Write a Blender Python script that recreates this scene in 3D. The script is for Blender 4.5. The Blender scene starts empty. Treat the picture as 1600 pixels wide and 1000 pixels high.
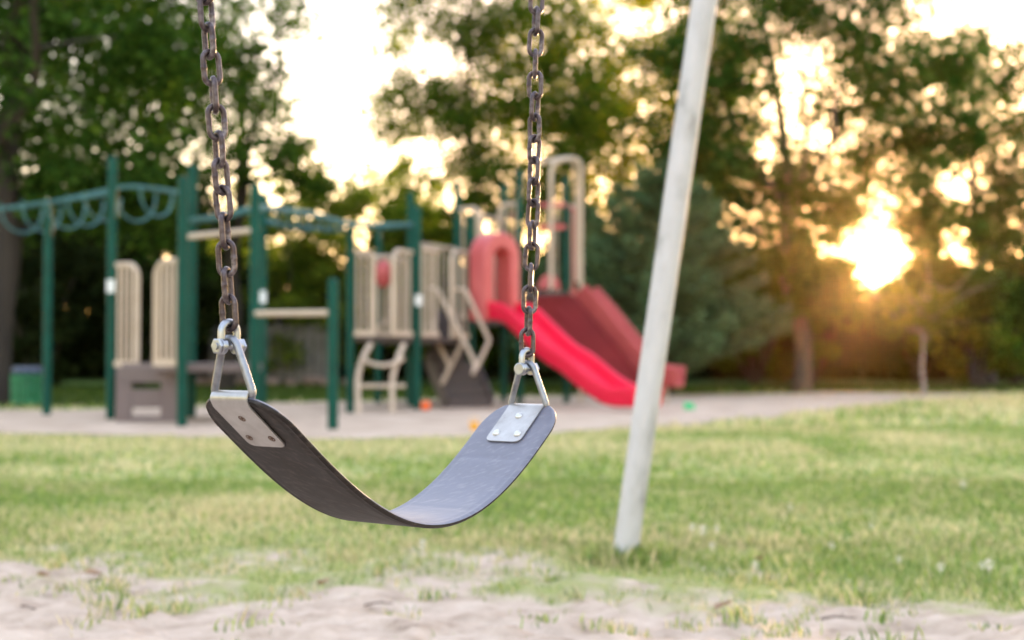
import bpy, math, random
import numpy as np
from math import radians, sin, cos, pi, sqrt
from mathutils import Vector, Matrix

random.seed(7)
rng = np.random.default_rng(11)
scene = bpy.context.scene
COL = scene.collection

# ------------------------------------------------------------------ camera, sky, sun, exposure
SUN_EL, SUN_AZ = radians(4.2), radians(14.8)          # azimuth measured from +Y towards +X
HC = 0.6                                              # camera height
cam_d = bpy.data.cameras.new('camera')
cam = bpy.data.objects.new('camera', cam_d)
COL.objects.link(cam)
FPX = 2222.2
PITCH = math.atan(60 / FPX)
cam.location = (0, 0, HC)
cam.rotation_euler = (radians(90) + PITCH, 0, 0)
cam_d.lens = 50
cam_d.sensor_width = 36
cam_d.clip_start = 0.05
cam_d.clip_end = 2000
cam_d.dof.use_dof = True
cam_d.dof.focus_distance = 1.57
cam_d.dof.aperture_fstop = 4.6
scene.camera = cam

world = bpy.data.worlds.new('World')
scene.world = world
world.use_nodes = True
wn = world.node_tree
bg = wn.nodes['Background']
sky = wn.nodes.new('ShaderNodeTexSky')
sky.sky_type = 'NISHITA'
sky.sun_disc = False
sky.sun_elevation = SUN_EL
sky.sun_rotation = SUN_AZ
sky.altitude = 100
sky.air_density = 1.0
sky.dust_density = 0.8
sky.ozone_density = 1.0
wmix = wn.nodes.new('ShaderNodeMix')
wmix.data_type = 'RGBA'
wmix.blend_type = 'MULTIPLY'
wmix.inputs[0].default_value = 1.0
wmix.inputs[7].default_value = (1.0, 0.86, 0.88, 1)
wn.links.new(sky.outputs[0], wmix.inputs[6])
# soft cap on high sky values, per channel: c * cap / (c + cap)
cap = (36.0, 24.0, 15.0)
va = wn.nodes.new('ShaderNodeVectorMath'); va.operation = 'ADD'
vm = wn.nodes.new('ShaderNodeVectorMath'); vm.operation = 'MULTIPLY'
vd = wn.nodes.new('ShaderNodeVectorMath'); vd.operation = 'DIVIDE'
va.inputs[1].default_value = cap
vm.inputs[1].default_value = cap
wn.links.new(wmix.outputs[2], va.inputs[0])
wn.links.new(wmix.outputs[2], vm.inputs[0])
wn.links.new(vm.outputs[0], vd.inputs[0])
wn.links.new(va.outputs[0], vd.inputs[1])
# added overhead fill light in the sky, strongest at the zenith
wtc = wn.nodes.new('ShaderNodeTexCoord')
wsx = wn.nodes.new('ShaderNodeSeparateXYZ')
wmr = wn.nodes.new('ShaderNodeMapRange')
wmr.inputs['From Min'].default_value = .15
wmr.inputs['From Max'].default_value = .9
vs_ = wn.nodes.new('ShaderNodeVectorMath'); vs_.operation = 'SCALE'
vs_.inputs[0].default_value = (.90, .95, 1.10)
vq = wn.nodes.new('ShaderNodeVectorMath'); vq.operation = 'ADD'
wn.links.new(wtc.outputs['Generated'], wsx.inputs[0])
wn.links.new(wsx.outputs[2], wmr.inputs[0])
wn.links.new(wmr.outputs[0], vs_.inputs[3])
wn.links.new(vs_.outputs[0], vq.inputs[0])
wn.links.new(vd.outputs[0], vq.inputs[1])
wn.links.new(vq.outputs[0], bg.inputs[0])
bg.inputs[1].default_value = 0.15

sun_d = bpy.data.lights.new('sun', 'SUN')
sun_d.energy = 2.0
sun_d.angle = radians(0.6)
sun_d.color = (1.0, 0.62, 0.30)
sun = bpy.data.objects.new('sun', sun_d)
COL.objects.link(sun)
sdir = Vector((sin(SUN_AZ) * cos(SUN_EL), cos(SUN_AZ) * cos(SUN_EL), sin(SUN_EL)))
sun.rotation_euler = sdir.to_track_quat('Z', 'Y').to_euler()
sun.location = (5, 20, 10)

scene.view_settings.view_transform = 'Standard'
scene.view_settings.look = 'None'
scene.view_settings.gamma = 1
scene.view_settings.exposure = 3.12
scene.cycles.use_denoising = True
scene.cycles.max_bounces = 8
scene.cycles.transparent_max_bounces = 4
scene.cycles.sample_clamp_indirect = 8
scene.cycles.volume_bounces = 0
scene.cycles.caustics_reflective = False
scene.cycles.caustics_refractive = False

# ------------------------------------------------------------------ projection helpers (layout only)
CP, SP = cos(PITCH), sin(PITCH)

def at(px, py, Y):
    "world point at depth Y seen at pixel (px, py) of the 1600 x 1000 picture"
    x = (px - 800) / FPX
    u = (500 - py) / FPX
    dy = CP - u * SP
    dz = SP + u * CP
    t = Y / dy
    return Vector((x * t, Y, HC + dz * t))

def gnd(px, py):
    x = (px - 800) / FPX
    u = (500 - py) / FPX
    dy = CP - u * SP
    dz = SP + u * CP
    t = -HC / dz
    return Vector((x * t, dy * t, 0))

# ------------------------------------------------------------------ materials
def mat(name, color=(.5, .5, .5), rough=.6, metal=0., spec=.5):
    m = bpy.data.materials.new(name)
    m.use_nodes = True
    b = m.node_tree.nodes['Principled BSDF']
    b.inputs['Base Color'].default_value = (*color, 1)
    b.inputs['Roughness'].default_value = rough
    b.inputs['Metallic'].default_value = metal
    b.inputs['Specular IOR Level'].default_value = spec
    return m

def noisy(name, stops, scale=8., rough=(.5, .7), metal=0., bump=0., bscale=None, detail=6., coords='Object', dist=0.002, spec=.5, stretch=None):
    "Principled material: colour ramp over noise, roughness variation and bump"
    m = mat(name, metal=metal, spec=spec)
    nt = m.node_tree
    N, L = nt.nodes, nt.links
    b = N['Principled BSDF']
    tc = N.new('ShaderNodeTexCoord')
    src = tc.outputs[coords]
    if stretch:
        mp = N.new('ShaderNodeMapping')
        mp.inputs['Scale'].default_value = stretch
        L.new(src, mp.inputs[0])
        src = mp.outputs[0]
    n = N.new('ShaderNodeTexNoise')
    n.inputs['Scale'].default_value = scale
    n.inputs['Detail'].default_value = detail
    n.inputs['Roughness'].default_value = .6
    L.new(src, n.inputs['Vector'])
    r = N.new('ShaderNodeValToRGB')
    cr = r.color_ramp
    while len(cr.elements) > 1:
        cr.elements.remove(cr.elements[0])
    cr.elements[0].position = stops[0][0]
    cr.elements[0].color = (*stops[0][1], 1)
    for p, c in stops[1:]:
        e = cr.elements.new(p)
        e.color = (*c, 1)
    L.new(n.outputs[0], r.inputs[0])
    L.new(r.outputs[0], b.inputs['Base Color'])
    mr = N.new('ShaderNodeMapRange')
    mr.inputs['To Min'].default_value = rough[0]
    mr.inputs['To Max'].default_value = rough[1]
    mr.inputs['From Min'].default_value = .3
    mr.inputs['From Max'].default_value = .7
    L.new(n.outputs[0], mr.inputs[0])
    L.new(mr.outputs[0], b.inputs['Roughness'])
    if bump:
        n2 = N.new('ShaderNodeTexNoise')
        n2.inputs['Scale'].default_value = bscale or scale * 4
        n2.inputs['Detail'].default_value = 5
        L.new(src, n2.inputs['Vector'])
        bp = N.new('ShaderNodeBump')
        bp.inputs['Strength'].default_value = bump
        bp.inputs['Distance'].default_value = dist
        L.new(n2.outputs[0], bp.inputs['Height'])
        L.new(bp.outputs[0], b.inputs['Normal'])
    return m

def leafmat(name, stops, trans=.4, tcol=(1.3, 1.25, .5), clump=.35):
    m = bpy.data.materials.new(name)
    m.use_nodes = True
    nt = m.node_tree
    N, L = nt.nodes, nt.links
    N.remove(N['Principled BSDF'])
    out = N['Material Output']
    g = N.new('ShaderNodeNewGeometry')
    tc = N.new('ShaderNodeTexCoord')
    n = N.new('ShaderNodeTexNoise')
    n.inputs['Scale'].default_value = 1.1
    n.inputs['Detail'].default_value = 2
    L.new(tc.outputs['Object'], n.inputs['Vector'])
    mx = N.new('ShaderNodeMix')
    mx.inputs[0].default_value = clump
    L.new(g.outputs['Random Per Island'], mx.inputs[2])
    L.new(n.outputs[0], mx.inputs[3])
    r = N.new('ShaderNodeValToRGB')
    cr = r.color_ramp
    while len(cr.elements) > 1:
        cr.elements.remove(cr.elements[0])
    cr.elements[0].position = stops[0][0]
    cr.elements[0].color = (*stops[0][1], 1)
    for p, c in stops[1:]:
        e = cr.elements.new(p)
        e.color = (*c, 1)
    L.new(mx.outputs[0], r.inputs[0])
    d = N.new('ShaderNodeBsdfDiffuse')
    t = N.new('ShaderNodeBsdfTranslucent')
    L.new(r.outputs[0], d.inputs[0])
    mm = N.new('ShaderNodeMix')
    mm.data_type = 'RGBA'
    mm.blend_type = 'MULTIPLY'
    mm.inputs[0].default_value = 1
    mm.inputs[7].default_value = (*tcol, 1)
    L.new(r.outputs[0], mm.inputs[6])
    L.new(mm.outputs[2], t.inputs[0])
    s = N.new('ShaderNodeMixShader')
    s.inputs[0].default_value = trans
    L.new(d.outputs[0], s.inputs[1])
    L.new(t.outputs[0], s.inputs[2])
    L.new(s.outputs[0], out.inputs[0])
    return m

M = {}
M['green'] = noisy('green_post_paint', [(.3, (.001, .045, .032)), (.7, (.003, .070, .050))], 6, (.45, .55), spec=.15)
M['teal'] = noisy('faded_teal_paint', [(.3, (.03, .11, .12)), (.7, (.06, .17, .18))], 6, (.4, .55), spec=.3)
M['beige'] = noisy('beige_plastic', [(.3, (.44, .34, .26)), (.7, (.56, .45, .36))], 3, (.4, .6))
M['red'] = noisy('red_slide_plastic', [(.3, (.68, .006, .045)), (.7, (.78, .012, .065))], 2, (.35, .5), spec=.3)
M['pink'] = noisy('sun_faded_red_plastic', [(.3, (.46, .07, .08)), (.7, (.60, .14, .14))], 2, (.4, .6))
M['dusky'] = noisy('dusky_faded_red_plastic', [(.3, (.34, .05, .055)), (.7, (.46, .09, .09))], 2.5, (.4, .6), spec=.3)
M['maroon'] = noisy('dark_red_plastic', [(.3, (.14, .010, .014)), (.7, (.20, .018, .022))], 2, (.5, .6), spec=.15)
M['brown'] = noisy('brown_deck_coating', [(.3, (.055, .04, .042)), (.7, (.085, .065, .065))], 5, (.5, .7))
M['taupe'] = noisy('taupe_panel_plastic', [(.3, (.12, .09, .09)), (.7, (.16, .12, .12))], 4, (.5, .7))
M['sign'] = mat('white_sticker', (.75, .78, .82), .4)
M['chain'] = noisy('rusty_chain_steel', [(.30, (.034, .021, .022)), (.45, (.064, .046, .049)), (.58, (.11, .088, .096)), (.72, (.25, .215, .22))], 90, (.28, .5), .7, .5, 420, dist=.0006)
M['zinc'] = noisy('zinc_plated_steel', [(.3, (.27, .28, .31)), (.7, (.43, .45, .49))], 60, (.28, .42), 1., .15, 300, dist=.0004)
M['galv'] = noisy('grey_galvanised_rod', [(.25, (.14, .145, .16)), (.45, (.24, .25, .285)), (.75, (.34, .355, .40))], 70, (.32, .5), .85, .3, 350, dist=.0005)
M['plate'] = noisy('brushed_galvanised_plate', [(.25, (.26, .245, .23)), (.42, (.40, .385, .375)), (.6, (.48, .47, .465)), (.78, (.56, .555, .55))], 34, (.30, .48), .85, .15, 200, dist=.0004)
M['rivet'] = noisy('zinc_rivet', [(.3, (.50, .50, .50)), (.7, (.70, .70, .70))], 90, (.25, .45), .9, .2, 300, dist=.0003)
M['rustrivet'] = noisy('rusty_rivet', [(.3, (.07, .022, .014)), (.5, (.15, .10, .08)), (.7, (.28, .25, .23))], 120, (.4, .7), .6, .4, 400, dist=.0004)
M['pole'] = noisy('chipped_white_paint', [(.28, (.26, .25, .255)), (.38, (.40, .39, .40)), (.50, (.47, .458, .475)), (.8, (.54, .525, .545))], 16, (.4, .6), 0, .6, 60, dist=.003, stretch=(1, 1, .45))
M['bark'] = noisy('grey_brown_bark', [(.3, (.05, .037, .03)), (.6, (.11, .085, .07)), (.8, (.17, .14, .12))], 7, (.8, .95), 0, 1., 20, dist=.03, stretch=(1, 1, .25))
M['darkbark'] = noisy('dark_bark', [(.3, (.018, .013, .01)), (.7, (.05, .038, .03))], 7, (.8, .95), 0, 1., 20, dist=.03, stretch=(1, 1, .25))
M['palebark'] = noisy('pale_smooth_bark', [(.3, (.17, .15, .14)), (.7, (.28, .25, .24))], 9, (.7, .9))
M['fence'] = noisy('shade_darkened_white_boards', [(.3, (.14, .13, .125)), (.7, (.24, .225, .22))], 3, (.7, .9))  # white boards painted darker to stand for the shade on them
M['stone'] = noisy('reddish_edging_stone', [(.3, (.16, .10, .08)), (.7, (.34, .25, .22))], 5, (.8, .95), 0, .6, 20, dist=.02)
M['bin'] = noisy('green_bin_slats', [(.3, (.01, .12, .05)), (.7, (.02, .19, .08))], 5, (.4, .6))
M['binbag'] = noisy('blue_bin_bag', [(.3, (.035, .05, .10)), (.7, (.07, .09, .15))], 12, (.3, .5), 0, .8, 30, dist=.02)
M['orange'] = mat('orange_toy_plastic', (.80, .13, .02), .4)
M['yellow'] = mat('yellow_toy_plastic', (.85, .42, .02), .4)
M['toygreen'] = mat('green_toy_plastic', (.02, .55, .22), .4)

def rubber(name, stops, rough, spec, scuff):
    m = noisy(name, stops, 22, rough, 0, .2, 240, dist=.0005, spec=spec)
    nt = m.node_tree
    N, L = nt.nodes, nt.links
    # light scuffs
    tc = N.new('ShaderNodeTexCoord')
    mp = N.new('ShaderNodeMapping')
    mp.inputs['Scale'].default_value = (30, 90, 60)
    n = N.new('ShaderNodeTexNoise')
    n.inputs['Scale'].default_value = 2.4
    n.inputs['Detail'].default_value = 8
    r = N.new('ShaderNodeValToRGB')
    r.color_ramp.elements[0].position = .52
    r.color_ramp.elements[1].position = .85
    mx = N.new('ShaderNodeMix')
    mx.data_type = 'RGBA'
    mx.inputs[7].default_value = (*scuff, 1)
    b = N['Principled BSDF']
    old = b.inputs['Base Color'].links[0].from_socket
    L.new(tc.outputs['Object'], mp.inputs[0])
    L.new(mp.outputs[0], n.inputs['Vector'])
    L.new(n.outputs[0], r.inputs[0])
    L.new(r.outputs[0], mx.inputs[0])
    L.new(old, mx.inputs[6])
    L.new(mx.outputs[2], b.inputs['Base Color'])
    return m
M['rubber'] = rubber('dark_rubber_underside', [(.25, (.008, .006, .006)), (.5, (.013, .010, .010)), (.75, (.026, .020, .019))], (.45, .6), .3, (.07, .055, .05))
M['rubber_top'] = rubber('worn_rubber_painted_sky_sheen', [(.25, (.085, .085, .12)), (.5, (.11, .11, .155)), (.75, (.14, .14, .19))], (.36, .48), .9, (.20, .195, .23))  # sky reflection painted into the base colour of the sitting face

M['leaf_dark'] = leafmat('dark_green_leaves', [(.2, (.017, .044, .009)), (.5, (.036, .085, .016)), (.8, (.080, .15, .028))], .38)
M['leaf_mid'] = leafmat('mid_green_leaves', [(.2, (.030, .070, .010)), (.5, (.070, .13, .018)), (.8, (.16, .22, .03))], .5)
M['leaf_yellow'] = leafmat('yellow_green_leaves', [(.2, (.08, .14, .015)), (.5, (.17, .23, .02)), (.85, (.44, .36, .02))], .5)
M['leaf_shade'] = leafmat('leaves_with_painted_shade', [(.2, (.010, .017, .006)), (.5, (.018, .028, .010)), (.8, (.03, .045, .014))], .08)  # deep shade put into the leaf colour itself
M['needle'] = leafmat('blue_green_needles', [(.2, (.040, .080, .040)), (.5, (.080, .145, .068)), (.8, (.15, .22, .10))], .1, (1, 1, .8), .5)
M['leaf_bush'] = leafmat('bright_bush_leaves', [(.2, (.08, .14, .02)), (.5, (.14, .21, .03)), (.8, (.26, .30, .05))], .5)

# ------------------------------------------------------------------ mesh helpers
class MB:
    "collects verts and faces into one mesh"
    def __init__(s):
        s.v = []
        s.f = []

    def add(s, v, f):
        o = len(s.v)
        s.v += [tuple(x) for x in v]
        s.f += [tuple(i + o for i in q) for q in f]

    def box(s, c, size, mtx=None, bevel=0.):
        x, y, z = [k / 2 for k in size]
        vs = [Vector(p) for p in ((-x, -y, -z), (x, -y, -z), (x, y, -z), (-x, y, -z), (-x, -y, z), (x, -y, z), (x, y, z), (-x, y, z))]
        if mtx:
            vs = [mtx @ p for p in vs]
        s.add([p + Vector(c) for p in vs], [(0, 3, 2, 1), (4, 5, 6, 7), (0, 1, 5, 4), (1, 2, 6, 5), (2, 3, 7, 6), (3, 0, 4, 7)])

    def beam(s, a, b, w, h):
        "box running from a to b; w horizontal thickness, h other thickness"
        a, b = Vector(a), Vector(b)
        d = (b - a)
        q = d.normalized()
        up = Vector((0, 0, 1)) if abs(q.z) < .95 else Vector((0, 1, 0))
        sx = q.cross(up).normalized()
        sy = sx.cross(q)
        m = Matrix((sx, q, sy)).transposed()
        s.box((a + b) / 2, (w, d.length, h), m)

    def tube(s, pts, r, n=10, caps=True, closed=False):
        pts = [Vector(p) for p in pts]
        k = len(pts)
        rr = r if hasattr(r, '__len__') else [r] * k
        T = []
        for i in range(k):
            if closed:
                t = pts[(i + 1) % k] - pts[i - 1]
            else:
                t = pts[min(i + 1, k - 1)] - pts[max(i - 1, 0)]
            T.append(t.normalized())
        ref = Vector((0, 0, 1)) if abs(T[0].z) < .9 else Vector((1, 0, 0))
        nx = T[0].cross(ref).normalized()
        vs = []
        frames = []
        for i in range(k):
            if i:
                q = T[i - 1].rotation_difference(T[i])
                nx = (q @ nx).normalized()
            frames.append(nx.copy())
        twist = 0
        if closed:
            q = T[-1].rotation_difference(T[0])
            e = q @ frames[-1]
            twist = math.atan2(T[0].dot(frames[0].cross(e)), frames[0].dot(e))
        for i in range(k):
            nx = frames[i]
            ny = T[i].cross(nx)
            a0 = -twist * i / k if closed else 0
            for j in range(n):
                a = a0 + 2 * pi * j / n
                vs.append(pts[i] + (nx * cos(a) + ny * sin(a)) * rr[i])
        fs = []
        for i in range(k if closed else k - 1):
            i2 = (i + 1) % k
            for j in range(n):
                fs.append((i * n + j, i * n + (j + 1) % n, i2 * n + (j + 1) % n, i2 * n + j))
        if caps and not closed:
            fs.append(tuple(reversed(range(n))))
            fs.append(tuple((k - 1) * n + j for j in range(n)))
        s.add(vs, fs)

    def build(s, name, m, parent=None, smooth=True, bevel=0., angle=35):
        me = bpy.data.meshes.new(name)
        me.from_pydata(s.v, [], s.f)
        me.materials.append(m)
        o = bpy.data.objects.new(name, me)
        COL.objects.link(o)
        if bevel:
            md = o.modifiers.new('bevel', 'BEVEL')
            md.width = bevel
            md.segments = 2
            md.limit_method = 'ANGLE'
        if smooth:
            me.polygons.foreach_set('use_smooth', [True] * len(me.polygons))
            me.set_sharp_from_angle(angle=radians(angle))
        if parent:
            o.parent = parent
            o.matrix_parent_inverse = Matrix.Translation(-parent.location) if True else None
        return o

def tag(o, label=None, cat=None, group=None, kind=None):
    if label: o['label'] = label
    if cat: o['category'] = cat
    if group: o['group'] = group
    if kind: o['kind'] = kind
    return o

def empty(name, loc, label=None, cat=None, group=None):
    o = bpy.data.objects.new(name, None)
    o.location = loc
    o.empty_display_size = .1
    COL.objects.link(o)
    return tag(o, label, cat, group)

def smoothpath(pts, n=8):
    "Catmull-Rom through pts"
    P = [Vector(p) for p in pts]
    P = [P[0] * 2 - P[1]] + P + [P[-1] * 2 - P[-2]]
    out = []
    for i in range(1, len(P) - 2):
        for k in range(n):
            t = k / n
            a, b, c, d = P[i - 1], P[i], P[i + 1], P[i + 2]
            out.append(.5 * ((2 * b) + (c - a) * t + (2 * a - 5 * b + 4 * c - d) * t * t + (3 * b - a - 3 * c + d) * t ** 3))
    out.append(P[-2])
    return out

def filletpath(pts, r, n=6, closed=False):
    "polyline with rounded corners"
    P = [Vector(p) for p in pts]
    out = []
    k = len(P)
    for i in range(k):
        if not closed and i in (0, k - 1):
            out.append(P[i]); continue
        a, b, c = P[i - 1], P[i], P[(i + 1) % k]
        u, v = (a - b), (c - b)
        rr = min(r, u.length * .49, v.length * .49)
        p0, p1 = b + u.normalized() * rr, b + v.normalized() * rr
        for j in range(n + 1):
            t = j / n
            out.append(p0 * (1 - t) ** 2 + b * 2 * t * (1 - t) + p1 * t * t)
    return out

def npmesh(name, verts, faces_n, m, parent=None, smooth=False, colors=None):
    "verts (n,3); every consecutive faces_n verts form one face"
    n = len(verts)
    nf = n // faces_n
    me = bpy.data.meshes.new(name)
    me.vertices.add(n)
    me.vertices.foreach_set('co', np.asarray(verts, dtype=np.float32).ravel())
    me.loops.add(n)
    me.loops.foreach_set('vertex_index', np.arange(n, dtype=np.int32))
    me.polygons.add(nf)
    me.polygons.foreach_set('loop_start', np.arange(nf, dtype=np.int32) * faces_n)
    me.update(calc_edges=True)
    if colors is not None:
        at_ = me.color_attributes.new('tint', 'FLOAT_COLOR', 'POINT')
        at_.data.foreach_set('color', np.asarray(colors, dtype=np.float32).ravel())
    me.materials.append(m)
    o = bpy.data.objects.new(name, me)
    COL.objects.link(o)
    if parent:
        o.parent = parent
        o.matrix_parent_inverse = Matrix.Translation(-parent.location)
    return o

def gridmesh(name, X, Y, Z, m, mask=None):
    "X,Y,Z (r,c) arrays"
    r, c = X.shape
    V = np.stack([X, Y, Z], -1).reshape(-1, 3)
    idx = np.arange(r * c).reshape(r, c)
    q = np.stack([idx[:-1, :-1], idx[:-1, 1:], idx[1:, 1:], idx[1:, :-1]], -1).reshape(-1, 4)
    if mask is not None:
        mk = mask.reshape(-1)
        q = q[mk[q].all(1)]
        used = np.unique(q)
        rm = np.full(r * c, -1)
        rm[used] = np.arange(len(used))
        V = V[used]
        q = rm[q]
    me = bpy.data.meshes.new(name)
    me.vertices.add(len(V))
    me.vertices.foreach_set('co', V.astype(np.float32).ravel())
    me.loops.add(q.size)
    me.loops.foreach_set('vertex_index', q.astype(np.int32).ravel())
    me.polygons.add(len(q))
    me.polygons.foreach_set('loop_start', np.arange(len(q), dtype=np.int32) * 4)
    me.update(calc_edges=True)
    me.polygons.foreach_set('use_smooth', [True] * len(q))
    me.materials.append(m)
    o = bpy.data.objects.new(name, me)
    COL.objects.link(o)
    return o

def vnoise(x, y, scale, seed=0, octaves=4):
    "value noise -1..1"
    out = np.zeros_like(x, dtype=float)
    amp, tot = 1., 0.
    for o in range(octaves):
        g = np.random.default_rng(seed * 31 + o).random((64, 64)) * 2 - 1
        u, v = x / scale * 2 ** o, y / scale * 2 ** o
        i, j = np.floor(u).astype(int), np.floor(v).astype(int)
        fu, fv = u - i, v - j
        fu, fv = fu * fu * (3 - 2 * fu), fv * fv * (3 - 2 * fv)
        a = g[i % 64, j % 64]; b = g[(i + 1) % 64, j % 64]; c = g[i % 64, (j + 1) % 64]; d = g[(i + 1) % 64, (j + 1) % 64]
        out += amp * ((a * (1 - fu) + b * fu) * (1 - fv) + (c * (1 - fu) + d * fu) * fv)
        tot += amp
        amp *= .5
    return out / tot

# ------------------------------------------------------------------ ground
def sand_edge(x):
    "depth of the edge between bare sand (nearer) and grass, as a function of X"
    base = np.interp(x, [-1.6, -1.1, -.8, -.55, -.35, -.1, .15, .4, .7, 1.0, 1.5], [3.95, 3.91, 3.78, 3.86, 4.03, 4.02, 3.90, 3.70, 3.58, 3.50, 3.26])
    return base

def sand_line(x, y):
    e = sand_edge(x) + .75 * vnoise(x, y * .5, .36, 3) + .40 * vnoise(x, y * .6, .10, 9, 3)
    tongue = np.exp(-(((x + .62) / .13) ** 2 + ((y - 3.72) / .22) ** 2)) * .35
    return e - tongue - .20 - .15 * np.clip(x - .6, 0, 1)

def sand_mask(x, y, off=0.):
    return (y < sand_line(x, y) + off) & (y > -3.5) & (np.abs(x + .2) < 4.2 + vnoise(x, y, .8, 4))

MULCH = [(-14, 15.9), (-6, 16.2), (-4.3, 16.8), (-3.2, 18.6), (-1, 20.5), (1.5, 23.2), (5, 24.4), (8.5, 24.0), (8.0, 22.6), (6.4, 21.3), (4.9, 18.9), (3.7, 16.6), (2.4, 14.2), (1.1, 12.1), (0, 10.9), (-1.2, 10.3), (-2.4, 10.5), (-4.0, 11.2), (-5.2, 11.9), (-14, 12.4)]

def poly_in(x, y, P):
    ins = np.zeros(x.shape, bool)
    n = len(P)
    for i in range(n):
        x0, y0 = P[i]; x1, y1 = P[(i + 1) % n]
        c = ((y0 > y) != (y1 > y))
        with np.errstate(divide='ignore', invalid='ignore'):
            xi = (x1 - x0) * (y - y0) / (y1 - y0 + 1e-12) + x0
        ins ^= c & (x < xi)
    return ins

def mulch_mask(x, y):
    jx = .35 * vnoise(x, y, 1.1, 21)
    jy = .5 * vnoise(x, y, 1.0, 22)
    return poly_in(x + jx, y + jy, MULCH)

def turf_mat():
    m = noisy('lawn_turf', [(.28, (.21, .26, .085)), (.45, (.31, .35, .12)), (.58, (.42, .41, .18)), (.75, (.55, .49, .28))], 1.6, (.9, 1.), 0, .8, 40, detail=10, dist=.03, spec=.1)
    return m
M['turf'] = turf_mat()
M['sand'] = noisy('dry_pale_sand', [(.27, (.24, .175, .135)), (.40, (.42, .32, .25)), (.56, (.53, .415, .335)), (.75, (.63, .51, .42))], 11, (.9, 1.), 0, 1., 90, detail=10, dist=.008, spec=.1)
M['mulch'] = noisy('pale_sandy_gravel', [(.25, (.36, .26, .20)), (.5, (.50, .385, .30)), (.75, (.60, .475, .385))], 2.2, (.9, 1.), 0, .9, 30, detail=10, dist=.02, spec=.1)

M['shade_turf'] = noisy('turf_with_painted_shade', [(.3, (.040, .070, .014)), (.55, (.060, .10, .022)), (.75, (.10, .14, .035))], 1.2, (.9, 1.), 0, .8, 30, detail=8, dist=.03, spec=.1)  # tree shade painted into the colour of the far lawn

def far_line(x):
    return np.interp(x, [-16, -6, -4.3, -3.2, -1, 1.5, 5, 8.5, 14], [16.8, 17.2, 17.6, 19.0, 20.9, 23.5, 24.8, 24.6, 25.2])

g = MB()
# one big sheet to the horizon with a soft relief
xs = np.concatenate([np.linspace(-110, -30, 6)[:-1], np.linspace(-30, 30, 121), np.linspace(30, 110, 6)[1:]])
ys = np.concatenate([np.linspace(-50, -10, 4)[:-1], np.linspace(-10, 45, 111), np.linspace(45, 110, 6)[1:]])
GX, GY = np.meshgrid(xs, ys)
GZ = np.zeros_like(GX)
ground = gridmesh('ground', GX, GY, GZ, M['turf'])
tag(ground, kind='structure')

xs = np.arange(-4.6, 4.4, .018); ys = np.arange(-3.6, 4.9, .018)
SX, SY = np.meshgrid(xs, ys)
SZ = .005 + .034 * np.clip(vnoise(SX, SY, .38, 5) + .30, 0, 2) + .026 * np.clip(vnoise(SX, SY, .10, 6) + .1, 0, 2) + .012 * np.clip(vnoise(SX, SY, .04, 16, 2) - .1, 0, 2) - .055 * np.clip(vnoise(SX, SY, .22, 26, 2) - .15, 0, 1)
SZ = .003 + SZ * np.clip((sand_edge(SX) - SY) / .8 + .55, .02, 1)
SZ = np.maximum(SZ, .0035 + .002 * np.clip(vnoise(SX, SY, .05, 33), -1, 1))
_sm = sand_mask(SX, SY, .95)
sand = gridmesh('sand', SX, SY, SZ, M['sand'], _sm)
# wear: 0 = bare sand, 1 = soil thinly covered by turf
_d = (SY - sand_line(SX, SY)) / .6
_w = np.clip(_d + (.5 * vnoise(SX, SY, .16, 71) + .35 * vnoise(SX, SY, .045, 72, 2) + .12) * np.clip(1 + _d * 2.5, 0, 1), 0, 1)
co = np.empty(len(sand.data.vertices) * 3, dtype=np.float32); sand.data.vertices.foreach_get('co', co); co = co.reshape(-1, 3)
_ix = np.rint((co[:, 0] - xs[0]) / .018).astype(int); _iy = np.rint((co[:, 1] - ys[0]) / .018).astype(int)
_wv = _w[_iy, _ix]
_ca = sand.data.color_attributes.new('wear', 'FLOAT_COLOR', 'POINT')
_ca.data.foreach_set('color', np.column_stack([_wv, _wv, _wv, np.ones(len(_wv))]).astype(np.float32).ravel())
_nt = M['sand'].node_tree
_b = _nt.nodes['Principled BSDF']
_old = _b.inputs['Base Color'].links[0].from_socket
_vc = _nt.nodes.new('ShaderNodeVertexColor'); _vc.layer_name = 'wear'
_mx = _nt.nodes.new('ShaderNodeMix'); _mx.data_type = 'RGBA'
_mx.inputs[7].default_value = (.29, .31, .11, 1)
_nt.links.new(_vc.outputs[0], _mx.inputs[0]); _nt.links.new(_old, _mx.inputs[6]); _nt.links.new(_mx.outputs[2], _b.inputs['Base Color'])
tag(sand, kind='structure')

xs = np.arange(-14, 9.2, .12); ys = np.arange(9, 26, .12)
SX, SY = np.meshgrid(xs, ys)
_mi = mulch_mask(SX, SY) & mulch_mask(SX, SY - .45) & mulch_mask(SX + .4, SY - .3)
SZ = .004 + np.where(_mi, .03, .003) * np.clip(vnoise(SX, SY, .9, 5) + .3, 0, 2)
mul = gridmesh('gravel_ground', SX, SY, SZ, M['mulch'], mulch_mask(SX, SY))
tag(mul, kind='structure')

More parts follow.
